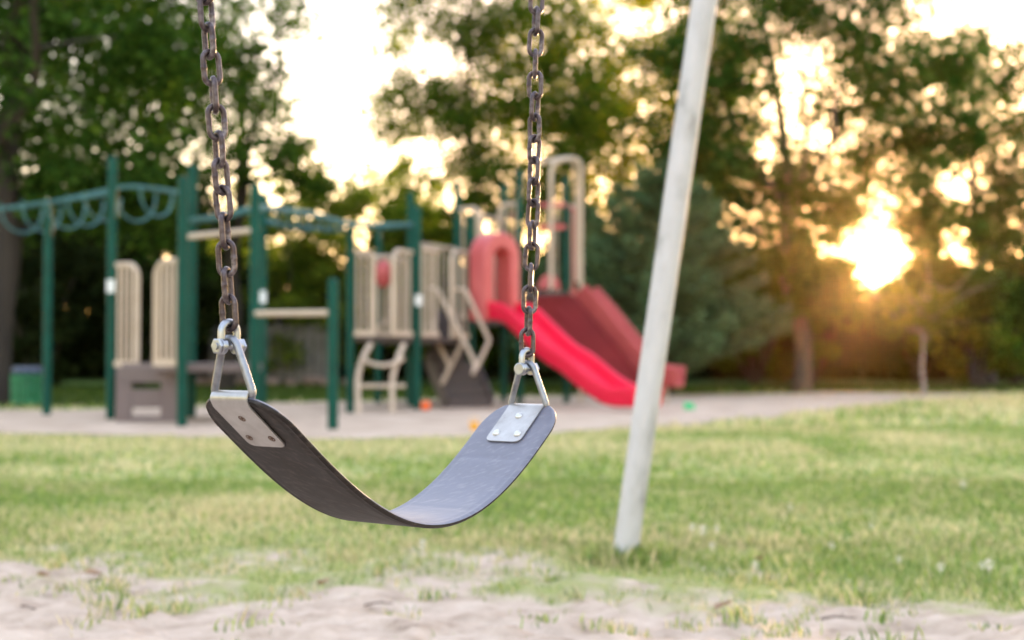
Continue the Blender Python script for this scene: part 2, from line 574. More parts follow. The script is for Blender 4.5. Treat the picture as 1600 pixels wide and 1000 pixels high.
M['sunlit_turf'] = noisy('turf_with_painted_sunlight', [(.3, (.40, .33, .12)), (.55, (.52, .42, .17)), (.75, (.58, .50, .26))], 1.4, (.9, 1.), 0, .8, 30, detail=8, dist=.03, spec=.1)  # low sunlight on the right lawn strip, painted as golden turf
xs = np.arange(4, 16, .2); ys = np.arange(14, 25, .2)
SX, SY = np.meshgrid(xs, ys)
o = gridmesh('painted_sunlight_ground', SX, SY, np.full_like(SX, .0025), M['sunlit_turf'], (SX > 5.4 + (21.5 - SY) * .25 + .8 * vnoise(SX, SY, .9, 62)) & (SY > 16.5 + .8 * vnoise(SX, SY, 1.0, 63)) & (SY < 24.2) & ~mulch_mask(SX, SY + .3) & ~mulch_mask(SX, SY))
tag(o, kind='structure')
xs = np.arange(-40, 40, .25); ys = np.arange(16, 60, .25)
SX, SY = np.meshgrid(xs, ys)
shade_turf = gridmesh('painted_shade_lawn', SX, SY, np.full_like(SX, .003), M['shade_turf'], SY > far_line(SX) + .5 * vnoise(SX, SY, .8, 61))
tag(shade_turf, kind='structure')

# ------------------------------------------------------------------ grass blades
def blade_mat():
    m = bpy.data.materials.new('grass_blades')
    m.use_nodes = True
    N, L = m.node_tree.nodes, m.node_tree.links
    N.remove(N['Principled BSDF'])
    a = N.new('ShaderNodeVertexColor')
    a.layer_name = 'tint'
    d = N.new('ShaderNodeBsdfDiffuse'); t = N.new('ShaderNodeBsdfTranslucent'); s = N.new('ShaderNodeMixShader')
    s.inputs[0].default_value = .35
    L.new(a.outputs[0], d.inputs[0]); L.new(a.outputs[0], t.inputs[0])
    L.new(d.outputs[0], s.inputs[1]); L.new(t.outputs[0], s.inputs[2])
    L.new(s.outputs[0], N['Material Output'].inputs[0])
    return m
M['blade'] = blade_mat()

def blades(xy, h, w, dryness, dark=None):
    n = len(xy)
    a = rng.random(n) * 2 * pi
    lean = (rng.random((n, 2)) - .5) * 1.1
    hh = h * (.45 + .9 * rng.random(n))
    ww = w * (.6 + .8 * rng.random(n))
    base = np.column_stack([xy, np.full(n, .001)])
    dx = np.column_stack([np.cos(a) * ww, np.sin(a) * ww, np.zeros(n)])
    mid = base + np.column_stack([lean[:, 0] * hh * .35, lean[:, 1] * hh * .35, hh * .6])
    tip = base + np.column_stack([lean[:, 0] * hh, lean[:, 1] * hh, hh])
    V = np.stack([base - dx, base + dx, mid + dx * .8, tip, mid - dx * .8], 1).reshape(-1, 3)
    r = rng.random(n)
    green = np.array([.23, .33, .08]); lime = np.array([.40, .45, .14]); straw = np.array([.68, .58, .34]); deep = np.array([.15, .25, .08])
    c = np.where((r < .45)[:, None], green, np.where((r < .8)[:, None], lime, deep))
    dry = rng.random(n) < dryness
    c = np.where(dry[:, None], straw, c) * (.75 + .5 * rng.random(n))[:, None]
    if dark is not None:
        c = np.where(dark[:, None], c * np.array([.26, .32, .22]), c)  # same tree shade painted into the far blades
    C = np.repeat(np.column_stack([c, np.ones(n)]), 5, axis=0)
    return V, C

VV, CC = [], []
def sow(n, y0, y1, h, w, side=.44, extra=1.0):
    y = np.sqrt(rng.random(n) * (y1 ** 2 - y0 ** 2) + y0 ** 2)
    x = (rng.random(n) * 2 - 1) * (y * side + extra)
    inm = mulch_mask(x, y)
    ins = sand_mask(x, y)
    ramp = np.clip((y - sand_line(x, y)) / .85, 0, 1) ** .7
    ramp = np.where(ins, 1, np.clip(.12 + ramp + .5 * vnoise(x, y, .13, 48), .05, 1))
    keep_s = rng.random(n) < np.clip(2.4 * (vnoise(x, y, .13, 40) - .22 + .16 * (x > .4)) * (y > 2.6) + .75 * np.exp(-((y - sand_edge(x)) / .22) ** 2) * np.clip(.5 + 1.5 * vnoise(x, y, .14, 46), 0, 1), 0, 1)
    keep = (~inm) & ((~ins) | keep_s) & (rng.random(n) < ramp) & (rng.random(n) < np.clip(1.0 + .7 * vnoise(x, y, .5, 41), .15, 1))
    x, y, ins = x[keep], y[keep], ins[keep]
    dry = np.clip(.34 + .85 * vnoise(x, y, 1.0, 42) + .35 * vnoise(x, y, .25, 43), .06, .85)
    dry = np.where(mulch_mask(x, y + 1.1) & (rng.random(len(x)) < .8), .8, dry)
    # straw coloured turf beside the bare ground
    dry = np.maximum(dry, .75 * np.exp(-((y - 9.6) / 1.1) ** 2) * (x < 2))
    dry = np.maximum(dry, .62 * np.exp(-((y - 4.6) / .45) ** 2) * (x < .9) * (x > -.6))
    hh = h * (1 + .5 * vnoise(x, y, .6, 44) + .8 * np.clip(vnoise(x, y, .16, 47), 0, 1)) * np.where(ins, .85, 1)
    dry = np.where((x > 5.2) & (y > 14) & (y < 22.5), .85, dry)  # straw tint here stands for sunlight on the right strip
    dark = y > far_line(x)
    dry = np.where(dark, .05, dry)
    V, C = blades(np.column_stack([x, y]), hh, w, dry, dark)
    VV.append(V); CC.append(C)
sow(84000, 2.4, 4.6, .022, .0017)
sow(98000, 4.5, 7.0, .021, .0028)
sow(72000, 7.0, 12.5, .022, .0050)
sow(40000, 12.0, 30, .055, .012)
# separate ragged tufts along the worn edge of the sand
_n = 70
_tx = rng.uniform(-1.7, 1.9, _n); _ty = sand_line(_tx, sand_edge(_tx)) + rng.normal(-.10, .24, _n) - .05
for q in range(_n):
    m_ = int(rng.integers(12, 46)); sp = rng.uniform(.012, .045)
    V, C = blades(np.column_stack([_tx[q] + rng.normal(0, sp, m_), _ty[q] + rng.normal(0, sp, m_)]), np.full(m_, rng.uniform(.020, .040)), .0019, np.full(m_, rng.uniform(.05, .5)))
    V[:, 2] += .012
    VV.append(V); CC.append(C)
# longer uncut tuft round the foot of the pole
_f = gnd(976, 881)
_a = rng.random(900) * 2 * pi; _r = .035 + .13 * rng.random(900) ** 1.6
V, C = blades(np.column_stack([_f.x + np.cos(_a) * _r, _f.y + np.sin(_a) * _r]), np.full(900, .055), .0022, np.full(900, .25))
VV.append(V); CC.append(C)
gr = npmesh('grass', np.concatenate(VV), 5, M['blade'], colors=np.concatenate(CC))
tag(gr, 'short mown grass with dry straw coloured patches', 'grass', kind='stuff')

# clover heads: small white flower balls in the lawn
def clover(p, s):
    b = MB()
    b.tube([(0, 0, .03), (.001, 0, .036), (.0, 0, .04)], .0008, 5)
    st = b
    rings = []
    for i in range(26):
        a = i * 2.39996; z = 1 - 2 * (i + .5) / 26; r = sqrt(1 - z * z)
        d = Vector((cos(a) * r, sin(a) * r, z))
        c = Vector((0, 0, .044)) + d * .005
        u = d.cross(Vector((0, 0, 1)) if abs(d.z) < .9 else Vector((1, 0, 0))).normalized() * .0022
        st.add([c - u, c + u, c + d * .006], [(0, 1, 2)])
    return b
M['clover'] = mat('white_clover_flower', (.75, .68, .62), .8)
cl_me = None
spots = [(1098, 850), (1120, 835), (1082, 838), (1112, 862), (1505, 770), (1546, 912), (1535, 895), (1470, 905), (1405, 885), (1235, 800), (1300, 862), (1362, 830), (1180, 900), (660, 868)]
labels = {0: 'white clover head in the lawn, brightest one just right of the white pole', 4: 'lone white clover head far out in the lawn at the right', 5: 'white clover head at the lawn edge in the lower right corner', 13: 'small pale clover head in the dry grass under the swing seat'}
for i, (px, py) in enumerate(spots):
    p = gnd(px, py + 14)
    if cl_me is None:
        o = clover(p, 1).build('clover_flower', M['clover'], smooth=False)
        cl_me = o.data
    else:
        o = bpy.data.objects.new('clover_flower', cl_me)
        COL.objects.link(o)
    o.location = p
    o.scale = [random.uniform(1.0, 1.5) * (1.4 if i in (0, 4, 5) else 1)] * 3
    tag(o, labels.get(i, 'small white clover head in the lawn right of the white pole'), 'flower', 'clover heads in the lawn')

# dry leaves lying on the sand
M['dryleaf'] = noisy('dry_brown_leaf', [(.3, (.20, .11, .055)), (.7, (.42, .28, .18))], 40, (.7, .9))
def dry_leaf():
    b = MB()
    out = [(-.03, 0, .004), (-.012, .013, .012), (.012, .012, .010), (.032, 0, .003), (.012, -.013, .014), (-.012, -.012, .009), (0, 0, .002)]
    b.add(out, [(6, 0, 1), (6, 1, 2), (6, 2, 3), (6, 3, 4), (6, 4, 5), (6, 5, 0)])
    b.tube([(.03, 0, .003), (.05, .004, .006)], .0009, 4)
    return b
lm = None
for i, (px, py, lab) in enumerate([(146, 915, 'dry curled leaf on the sand at the left edge of the bare patch'), (68, 918, 'dry pale leaf lying furthest left on the sand'), (505, 930, 'dry leaf beside the grass tuft on the sand under the seat'), (1130, 968, 'dry brown leaf on the sand right of the pole foot'), (1185, 890, 'dry orange brown leaf in the grass right of the pole')]):
    if lm is None:
        o = dry_leaf().build('dry_leaf', M['dryleaf'], smooth=False); lm = o.data
    else:
        o = bpy.data.objects.new('dry_leaf', lm); COL.objects.link(o)
    o.location = gnd(px, py) + Vector((0, 0, .028))
    o.rotation_euler = (random.uniform(-.3, .3), random.uniform(-.3, .3), random.uniform(0, 6))
    tag(o, lab, 'leaf', 'dry leaves on the ground')

M['twig'] = noisy('dark_twig', [(.3, (.04, .025, .018)), (.7, (.12, .08, .06))], 60, (.8, .95))
for i, (px, py, ln, a, lab) in enumerate([(592, 962, .07, .4, 'thin dark twig on the sand below the swing seat'), (45, 968, .06, 2.4, 'short dark twig on the sand in the lower left corner'), (1310, 985, .08, .1, 'thin dark twig on the sand near the lower right')]):
    k = MB()
    k.tube(smoothpath([(-ln / 2, 0, 0), (-ln * .1, .004, .004), (ln * .2, -.003, .003), (ln / 2, .003, 0)], 3), [.0022 - .0001 * j for j in range(10)], 6)
    k.tube([(ln * .05, 0, .004), (ln * .2, .014, .007)], .0012, 5)
    o = k.build('twig', M['twig']); o.location = gnd(px, py) + Vector((0, 0, .026)); o.rotation_euler = (0, 0, a)
    tag(o, lab, 'twig')

# ------------------------------------------------------------------ foreground swing
LB = Vector((-.2744, 1.405, .5608))
RB = Vector((.0209, 1.785, .5357))
A = (RB - LB); A.z = 0; CH = A.length; A.normalize()
Bv = Vector((A.y, -A.x, 0))
C0 = (LB + RB) / 2; C0.z = 0
UP = Vector((0, 0, 1))
S_ = [-.262, -.24, -.223, -.196, -.163, -.125, -.083, -.05, -.02, .01, .04, .075, .117, .158, .205, .24, .262]
Z_ = [.5725, .5555, .542, .519, .492, .4655, .441, .427, .419, .4165, .419, .428, .446, .471, .508, .5385, .5575]
# smooth the measured profile
_sf = np.linspace(-.262, .262, 400)
_zf = np.polyval(np.polyfit(S_, Z_, 6), _sf)

def prof(s):
    z = float(np.interp(s, _sf, _zf))
    dz = (float(np.interp(s + .004, _sf, _zf)) - float(np.interp(s - .004, _sf, _zf))) / .008
    t = (A + UP * dz).normalized()
    n = (UP - A * dz).normalized()          # towards the sitting side
    return C0 + A * s + UP * z, t, n

swing = empty('swing', (C0.x, C0.y, 0), 'belt swing with a worn grey rubber seat hanging from two rusty chains', 'swing')

# belt seat
def belt():
    b = MB()
    s0, s1, W, R_, T = -.2465, .2440, .115, .036, .0062
    ns, nw = 150, 36
    ss = []
    for i in range(ns + 1):
        u = i / ns
        ss.append(s0 + (s1 - s0) * (.5 - .5 * cos(pi * u)) * .6 + (s1 - s0) * u * .4)
    rings = []
    for s in ss:
        e = min(s - s0, s1 - s)
        hw = W / 2
        if e < R_:
            hw = W / 2 - R_ + sqrt(max(R_ ** 2 - (R_ - e) ** 2, 1e-9))
        p, t, n = prof(s)
        ring = []
        th = T / 2 * min(1, .35 + sqrt(max(e, 0) / .004) * .65)
        def prow(sign):
            row = []
            for j in range(nw + 1):
                w = -hw + 2 * hw * j / nw
                d = hw - abs(w)
                edge = min(1., .30 + .70 * sqrt(max(0, min(1, d / .0028))))
                h = th * edge
                if sign > 0:   # shallow moulded panel on the sitting face
                    ins = min(hw - abs(w), .20 - abs(s))
                    if abs(w) < .047 and abs(s) < .165:
                        h += .0003
                    if s > 0 and (abs(abs(w) - .047) < .0016 and abs(s) < .165 or abs(s - .165) < .0022 and abs(w) < .047 or abs(s - .070) < .0022 and abs(w) < .047):
                        h -= .0006
                else:          # rolled rib along both long edges of the underside
                    if .0035 < d < .0075:
                        h -= .0010
                row.append(p + Bv * w + n * (sign * h))
            return row
        top = prow(1); bot = prow(-1)
        rings.append(top + bot[::-1])
    m = len(rings[0])
    vs = [v for r in rings for v in r]
    fs = []
    for i in range(len(rings) - 1):
        for j in range(m):
            j2 = (j + 1) % m
            fs.append((i * m + j, i * m + j2, (i + 1) * m + j2, (i + 1) * m + j))
    fs.append(tuple(reversed(range(m))))
    fs.append(tuple((len(rings) - 1) * m + j for j in range(m)))
    b.add(vs, fs)
    return b
seat = belt().build('seat', M['rubber'], swing, angle=50)
seat.data.materials.append(M['rubber_top'])
_m = 74
for pg in seat.data.polygons:
    if pg.index < 150 * _m and (pg.index % _m) < 36:
        pg.material_index = 1

def swing_end(sign, bar, s_end):
    "sign -1 = near left end, +1 = far right end"
    # triangle hanger: bar along Bv, apex above
    apex = bar + UP * .0585 - A * (.0065 if sign < 0 else .004)
    hw = .0305
    tri = filletpath([bar + Bv * hw, bar - Bv * hw, apex - Bv * .0085, apex + Bv * .0085], .012, 7, True)
    # widen apex fillet
    tb = MB(); tb.tube(tri, .0040, 14, closed=True)
    tri_o = tb.build('triangle_ring', M['galv'], swing, angle=60)
    # folded strap plate round the bar and down both faces of the belt
    p_end, t, n = prof(s_end)
    tout = t * sign                                     # towards the belt end
    # path in the (A, Z) plane, sitting face first
    Lp = .062
    path = []
    def on(s, h):
        p, tt, nn = prof(s)
        return p + nn * h
    sgn = sign
    for k in range(9):
        path.append(on(s_end - sgn * Lp * (1 - k / 8) * .80, .0048))
    # around the bar
    ctr = bar
    rb = .0070
    d0 = (path[-1] - ctr).normalized()
    end2 = on(s_end, -.0048)
    # angle sweep around Bv axis on the outer side
    def ang(v): return math.atan2(v.dot(UP), v.dot(A * sgn))
    a0 = ang(n) + .35
    a1 = ang(-n) - .35
    # from inner face (n) through outward/up direction to the outer face
    a0 = ang(n); a1 = a0 - pi
    if sgn * 1 < 0:
        pass
    for k in range(13):
        a = a0 + (a1 - a0) * k / 12
        path.append(ctr + (A * sgn * cos(a) + UP * sin(a)) * rb)
    for k in range(9):
        path.append(on(s_end - sgn * Lp * (k / 8) * .80, -.0048))
    # ribbon with rounded lower corners
    k = len(path)
    th = .0008
    pb = MB()
    rows = []
    nrm = []
    for i in range(k):
        tt = (path[min(i + 1, k - 1)] - path[max(i - 1, 0)]).normalized()
        nrm.append(tt.cross(Bv).normalized())
    cum = [0]
    for i in range(1, k):
        cum.append(cum[-1] + (path[i] - path[i - 1]).length)
    tot = cum[-1]
    # resample densely near ends
    dd = np.concatenate([np.linspace(0, .014, 9)[:-1], np.linspace(.014, tot - .014, 40), np.linspace(tot - .014, tot, 9)[1:]])
    def ip(arr, d):
        j = max(0, min(k - 2, int(np.searchsorted(cum, d)) - 1))
        f = (d - cum[j]) / (cum[j + 1] - cum[j] + 1e-9)
        return arr[j] * (1 - f) + arr[j + 1] * f
    for d in dd:
        e = min(d, tot - d)
        R_ = .008
        w = .0268
        if e < R_:
            w = w - R_ + sqrt(max(R_ * R_ - (R_ - e) ** 2, 0)) + 1e-5
        p = ip(path, d); nn = ip(nrm, d).normalized()
        rows.append([p + Bv * w + nn * th, p - Bv * w + nn * th, p - Bv * w - nn * th, p + Bv * w - nn * th])
    vs = [v for r in rows for v in r]
    fs = []
    for i in range(len(rows) - 1):
        for j in range(4):
            fs.append((i * 4 + j, (i + 1) * 4 + j, (i + 1) * 4 + (j + 1) % 4, i * 4 + (j + 1) % 4))
    fs.append((0, 1, 2, 3)); m4 = (len(rows) - 1) * 4
    fs.append((m4 + 3, m4 + 2, m4 + 1, m4))
    pb.add(vs, fs)
    pl = pb.build('strap_plate', M['plate'], swing, angle=35)
    # rivets on both faces
    for face in (1, -1):
        for (ds, w) in ((.014, 0.), (.0385, .0165), (.0385, -.0165)):
            s = s_end - sgn * ds
            p, tt, nn = prof(s)
            nn = nn * face
            c = p + nn * .0053 + Bv * w
            rb_ = MB()
            R1 = .0052 if face > 0 else .0043
            vs = []; fs = []
            prf = [(1.0, 0), (1.0, .16), (.86, .38), (.6, .52), (.3, .60)] if face > 0 else [(1.0, 0), (1.0, .14), (.85, .22), (.70, .20), (.62, .06)]
            seg = 20
            for (rr, hh) in prf:
                for q in range(seg):
                    a = 2 * pi * q / seg
                    vs.append(c + (tt * cos(a) + Bv * sin(a)) * rr * R1 + nn * hh * R1)
            for r_ in range(len(prf) - 1):
                for q in range(seg):
                    f = (r_ * seg + q, r_ * seg + (q + 1) % seg, (r_ + 1) * seg + (q + 1) % seg, (r_ + 1) * seg + q)
                    fs.append(f)
            fs.append(tuple((len(prf) - 1) * seg + q for q in range(seg)))
            rb_.add(vs, fs)
            if face < 0:
                rb_.tube([c + nn * .0001, c + nn * .0013], .0018, 10)
            rb_.build('rivet', M['rivet'] if face > 0 else M['rustrivet'], pl)
    # shackle: bow in the (A, Z) plane, pin along A through the apex
    pin = apex - UP * .0073
    hs = .0098
    bow = []
    topz = .0140
    bow.append(pin - A * hs)
    bow.append(pin - A * hs + UP * topz * .5)
    for q in range(13):
        a = pi - pi * q / 12
        bow.append(pin + A * cos(a) * hs + UP * (topz + sin(a) * hs * .95))
    bow.append(pin + A * hs + UP * topz * .5)
    bow.append(pin + A * hs)
    sb = MB(); sb.tube(bow, .0039, 12)
    # eyes
    for sg in (-1, 1):
        sb.tube([pin + A * sg * (hs - .0032), pin + A * sg * (hs - .0026), pin + A * sg * (hs + .0026), pin + A * sg * (hs + .0032)], [.0074, .0080, .0080, .0074], 22)
    sh = sb.build('shackle', M['zinc'], swing, angle=40)
    bb = MB(); bb.tube([pin - A * (hs + .0066), pin + A * (hs + .0066)], .0031, 14)
    if sign < 0:
        # hexagonal nut with a bolt end facing the viewer
        bb.tube([pin - A * (hs + .0085), pin - A * (hs + .0060)], .0034, 14)
    bb.build('bolt_pin', M['zinc'], sh, angle=40)
    for sg in (-1, 1):
        nb = MB()
        o0, o1 = hs + .0034, hs + .0068
        if sg == -1 and sign > 0:
            nb.tube([pin + A * sg * (hs + .0034), pin + A * sg * (hs + .0062), pin + A * sg * (hs + .0068), pin + A * sg * (hs + .0066)], [.0076, .0076, .0066, .0022], 24, True)
        else:
            nb.tube([pin + A * sg * o0, pin + A * sg * (o0 + .0008), pin + A * sg * (o1 - .0008), pin + A * sg * o1], [.0078, .0083, .0083, .0068], 6)
        nb.build('hex_nut', M['zinc'], sh, angle=30)
    return pin + UP * (topz + hs * .95 - .0034)

# chain link mesh, long axis Z, flat in XZ
def link_mesh():
    b = MB()
    pitch, w = .027, .0058
    rc = (.0212 - w) / 2
    half = pitch / 2 + w / 2 - rc
    pts = []; rr = []
    for q in range(13):
        a = pi * q / 12
        pts.append((cos(a) * rc, 0, half + sin(a) * rc)); rr.append(w / 2)
    for z in (half * .5, .0016, .0007, -.0007, -.0016, -half * .5):
        pts.append((-rc, 0, z)); rr.append(w / 2 * (1.14 if abs(z) < .001 else 1.03 if abs(z) < .002 else 1))
    for q in range(13):
        a = pi + pi * q / 12
        pts.append((cos(a) * rc, 0, -half + sin(a) * rc)); rr.append(w / 2)
    for z in (-half * .5, 0, half * .5):
        pts.append((rc, 0, z)); rr.append(w / 2)
    b.tube(pts, rr, 12, closed=True)
    return b
lk = link_mesh()

def chain(p0, dirv, ztop, a0, drift, swayp):
    "links stacked from p0 (inner bottom of the first link) up along dirv"
    ch = bpy.data.objects.new('chain', None)
    ch.empty_display_size = .02
    COL.objects.link(ch)
    ch.location = p0
    ch.parent = swing
    ch.matrix_parent_inverse = Matrix.Translation(-swing.location)
    pitch = .027
    i = 0
    n = int((ztop - p0.z) / pitch)
    q0 = UP.rotation_difference(dirv)
    me = None
    basis = Matrix((Bv, A, UP)).transposed()     # local X -> Bv (wide across the bar)
    for i in range(n):
        d = (i + .5) * pitch
        c = p0 + dirv * d
        c = c + Vector((1, 0, 0)) * .0022 * sin(d * swayp) + Vector((0, 1, 0)) * .001 * sin(d * 9 + 1)
        ang = a0 + i * pi / 2 + drift(i)
        o = bpy.data.objects.new('chain_link', chain.me) if chain.me else lk.build('chain_link', M['chain'])
        if chain.me is None:
            chain.me = o.data
        else:
            COL.objects.link(o)
        R = (q0.to_matrix() @ basis @ Matrix.Rotation(ang, 3, 'Z') @ Matrix.Rotation(random.uniform(-.05, .05), 3, 'Y')).to_4x4()
        o.parent = ch
        o.matrix_parent_inverse = Matrix.Identity(4)
        o.matrix_basis = Matrix.Translation(c - p0) @ R
    return p0 + dirv * (n * pitch)
chain.me = None

pL = swing_end(-1, LB, -.2405)
pR = swing_end(1, RB, .2385)
def chain_dir(p, px_top, Y):
    t = at(px_top, 0, Y)
    return (t - p).normalized()
dL = chain_dir(pL, 323, pL.y)
dR = chain_dir(pR, 841, pR.y)
# first link hooks under the bow: its lower inner end sits on the bow's top
topL = chain(pL - dL * .0005, dL, 2.24, 0., lambda i: .55 * sin(i * .55 + .4), 12.)
topR = chain(pR - dR * .0005, dR, 2.24, 0.35, lambda i: .6 * sin(i * .43 + 1.2), 10.)

# swing frame (white pole and the beam above the picture)
frame = empty('swing_support', (gnd(980, 866).x, gnd(980, 866).y, 0), 'white painted pipe leg of the swing frame leaning up out of the picture', 'swing support')
bd = Vector((topR.x - topL.x, topR.y - topL.y, 0)).normalized()
bz = 2.30
mid = Vector(((topL.x + topR.x) / 2, (topL.y + topR.y) / 2, bz))
e_far = mid + bd * 3.1
e_near = mid - bd * 2.7
fb = MB(); fb.tube([e_near, e_far], .0365, 24)
fb.build('top_beam', M['pole'], frame)
Yp = gnd(976, 881).y
bp = gnd(976, 881)
pole_pts = [at(977 + .1434 * (865 - y), y, Yp) for y in (925, 884, 700, 530, 360, 180, 0, -140)]
last = pole_pts[-1]
pole_pts += [last.lerp(e_far, .22) + Vector((-.10, 0, .16)), last.lerp(e_far, .6) + Vector((0, 0, .12)), e_far + Vector((0, 0, -.01))]
pb = MB(); pb.tube(smoothpath(pole_pts, 7), .0375, 28)
pb.build('leg', M['pole'], frame)
perp = Vector((bd.y, -bd.x, 0))
for e, sg in ((e_far, 1), (e_near, 1), (e_near, -1)):
    foot = e + perp * sg * 1.25; foot.z = -.05
    k = MB(); k.tube(smoothpath([foot, foot.lerp(e, .35) + Vector((0, 0, .28)), foot.lerp(e, .75) + Vector((0, 0, .22)), e], 8), .0368, 20)
    k.build('leg', M['pole'], frame)
for tp in (topL, topR):
    k = MB()
    k.tube([tp + Vector((0, 0, -.006)), Vector((tp.x, tp.y, bz + .01))], .008, 10)
    k.box((tp.x, tp.y, bz), (.03, .085, .085))
    k.build('hanger', M['zinc'], frame)

# ------------------------------------------------------------------ play structure
play = empty('play_structure', (gnd(547, 646).x, gnd(547, 646).y, 0), 'playground climbing structure with green posts, beige barriers, red slides and overhead bars', 'play structure')

def post(px, yb, yt, r=.045):
    b = gnd(px, yb)
    t = at(px, yt, b.y)
    k = MB()
    k.tube([(b.x, b.y, -.05), (b.x, b.y, t.z - .03), (b.x, b.y, t.z - .01), (b.x, b.y, t.z)], [r, r, r * .93, r * .55], 18)
    k.build('post', M['green'], play, angle=60)
    return b
pA = post(173, 657, 245)
pB = post(73, 652, 318)
pC1 = post(284, 667, 276)
pC2 = post(299, 653, 258)
pD1 = post(397, 666, 289)
pD2 = post(409, 652, 302)
pE = post(520, 673, 435)
pF = post(547, 646, 347)
pG = post(651, 643, 322)
pG2 = post(641, 636, 301)
pF2 = post(591, 630, 358)
pH = post(735, 637, 337)
pH2 = post(714, 629, 284)
pI1 = post(787, 630, 289)
pI2 = post(812, 633, 265)
pJ = post(885, 631, 277)
pK = post(640, 628, 350)

def tubepart(name, pts, r, m, n=10, parent=play):
    k = MB(); k.tube(pts, r, n)
    return k.build(name, M[m], parent)

def P(px, py, Y): return at(px, py, Y)

# small stickers on posts
for (p, px, py) in ((pA, 173, 447), (pG, 654, 469), (pD2, 410, 464)):
    c = P(px, py, p.y - .047)
    k = MB(); k.box(c, (.075, .004, .125))
    k.build('sticker', M['sign'], play, smooth=False, bevel=.002)

# monkey bars at the left: two rails with hanging loops
yl = pB.y
rail1 = [P(-60, 328, 15.4), P(0, 326, 15.1), P(72, 317, 14.5), P(168, 303, 13.8)]
rail2 = [P(-60, 330, 16.6), P(20, 326, 16.0), P(100, 312, 15.2), P(190, 293, 14.4), P(235, 294, 14.0), P(282, 301, 13.2)]
tubepart('overhead_rail', smoothpath(rail1, 6), .020, 'teal')
tubepart('overhead_rail', smoothpath(rail2, 6), .020, 'teal')
def loop_rung(px, py, Y, wpx, hpx):
    c = P(px, py, Y)
    s = Y / FPX
    pts = []
    for q in range(17):
        a = pi * q / 16
        pts.append(c + Vector((-cos(a) * wpx * s / 2, -cos(a) * .25, -sin(a) ** .8 * hpx * s)))
    tubepart('loop_rung', pts, .013, 'teal')
for (px, py, Y, w, h) in ((34, 322, 15.2, 40, 42), (66, 318, 14.9, 36, 44), (104, 313, 14.6, 36, 44), (134, 309, 14.3, 34, 44), (161, 305, 14.0, 34, 40), (212, 296, 14.1, 44, 50), (245, 298, 13.7, 30, 40)):
    loop_rung(px, py, Y, w, h)
# overhead ladder in the middle
tubepart('overhead_rail', smoothpath([P(299, 345, pC2.y), P(350, 338, 13.2), P(400, 326, 13.0), P(440, 328, 13.9), P(485, 334, 14.6), P(520, 344, 15.1), P(560, 352, 15.6), P(645, 352, 16.2)], 6), .03, 'teal')
tubepart('overhead_rail', smoothpath([P(409, 343, pD2.y), P(440, 352, 14.6), P(480, 357, 15.2), P(547, 361, 15.7)], 6), .028, 'teal')
tubepart('overhead_rail', [P(547, 351, 15.5), P(600, 356, 17.4), P(641, 352, 17.2)], .026, 'teal')
for k_ in range(7):
    t = k_ / 6
    a = P(430 + 95 * t, 329 + 16 * t, 13.6 + 1.6 * t); b = P(440 + 100 * t, 352 + 9 * t, 14.7 + 1.0 * t)
    tubepart('rung', [a, b], .018, 'teal', 8)
# chin-up bars
tubepart('chin_up_bar', [P(283, 371, pC1.y), P(397, 360, pD1.y)], .026, 'beige')
tubepart('chin_up_bar', [P(397, 490, pD1.y), P(520, 489, pE.y)], .028, 'beige')

def barrier(p0, p1, z0, z1, n, cap=None, arch=0., m='beige', gap=.45):
    "slatted plastic guard between two plan points; cap 'l' / 'r' rounds that top corner"
    p0, p1 = Vector(p0), Vector(p1)
    d = (p1 - p0); L_ = d.length; d.normalize()
    k = MB()
    perp = Vector((d.y, -d.x, 0))
    z = lambda h: Vector((0, 0, h))
    R_ = min(.14, L_ * .45)
    top = []
    if cap == 'r':
        top = [p0 + z(z1), p1 - d * R_ + z(z1)] + [p1 - d * R_ * (1 - sin(a)) + z(z1 - R_ * (1 - cos(a))) for a in np.linspace(.2, pi / 2, 6)] + [p1 + z(z0)]
    elif cap == 'l':
        top = [p1 + z(z1), p0 + d * R_ + z(z1)] + [p0 + d * R_ * (1 - sin(a)) + z(z1 - R_ * (1 - cos(a))) for a in np.linspace(.2, pi / 2, 6)] + [p0 + z(z0)]
    else:
        top = [p0 + z(z1), p1 + z(z1)]
    k.tube(top, .026, 8)
    k.beam(p0 + z(z0 + .03), p1 + z(z0 + .03), .05, .06)
    w = L_ / n
    for i in range(n):
        u = (i + .5) * w
        zt = z1
        if cap == 'r' and u > L_ - R_:
            q = (u - (L_ - R_)) / R_; zt = z1 - R_ * (1 - sqrt(max(0, 1 - q * q)))
        if cap == 'l' and u < R_:
            q = 1 - u / R_; zt = z1 - R_ * (1 - sqrt(max(0, 1 - q * q)))
        c = p0 + d * u
        k.beam(c + z(z0 + .06), c + z(zt), .022, w * (1 - gap))
    return k.build('barrier', M[m], play)

def flat(px, Y): 
    v = at(px, 560, Y); v.z = 0
    return v
def zof(py, Y): return at(800, py, Y).z

# left transfer deck, its guards and the tunnel panel below
Ya = pA.y - .10
Yc = pC1.y + .05
barrier(flat(181, Ya), flat(214, Ya - .12), zof(573, Ya), zof(414, Ya), 4, 'r', gap=.40)
barrier(flat(243, Yc + .2), flat(277, Yc), zof(572, Yc), zof(407, Yc), 4, 'l', gap=.40)
k = MB()
Ym = (Ya + Yc) / 2
def rect(k, x0, y0, x1, y1, Y, th):
    a = P(x0, y0, Y); b = P(x1, y1, Y)
    k.box(((a.x + b.x) / 2, Y, (a.z + b.z) / 2), (abs(b.x - a.x), th, abs(a.z - b.z)))
rect(k, 182, 573, 278, 598, Ym, .05)
rect(k, 182, 598, 206, 661, Ym, .05)
rect(k, 252, 598, 278, 661, Ym, .05)
rect(k, 206, 608, 252, 637, Ym, .05)
rect(k, 206, 650, 252, 661, Ym, .05)
k.build('tunnel_panel', M['taupe'], play, smooth=False, bevel=.008)

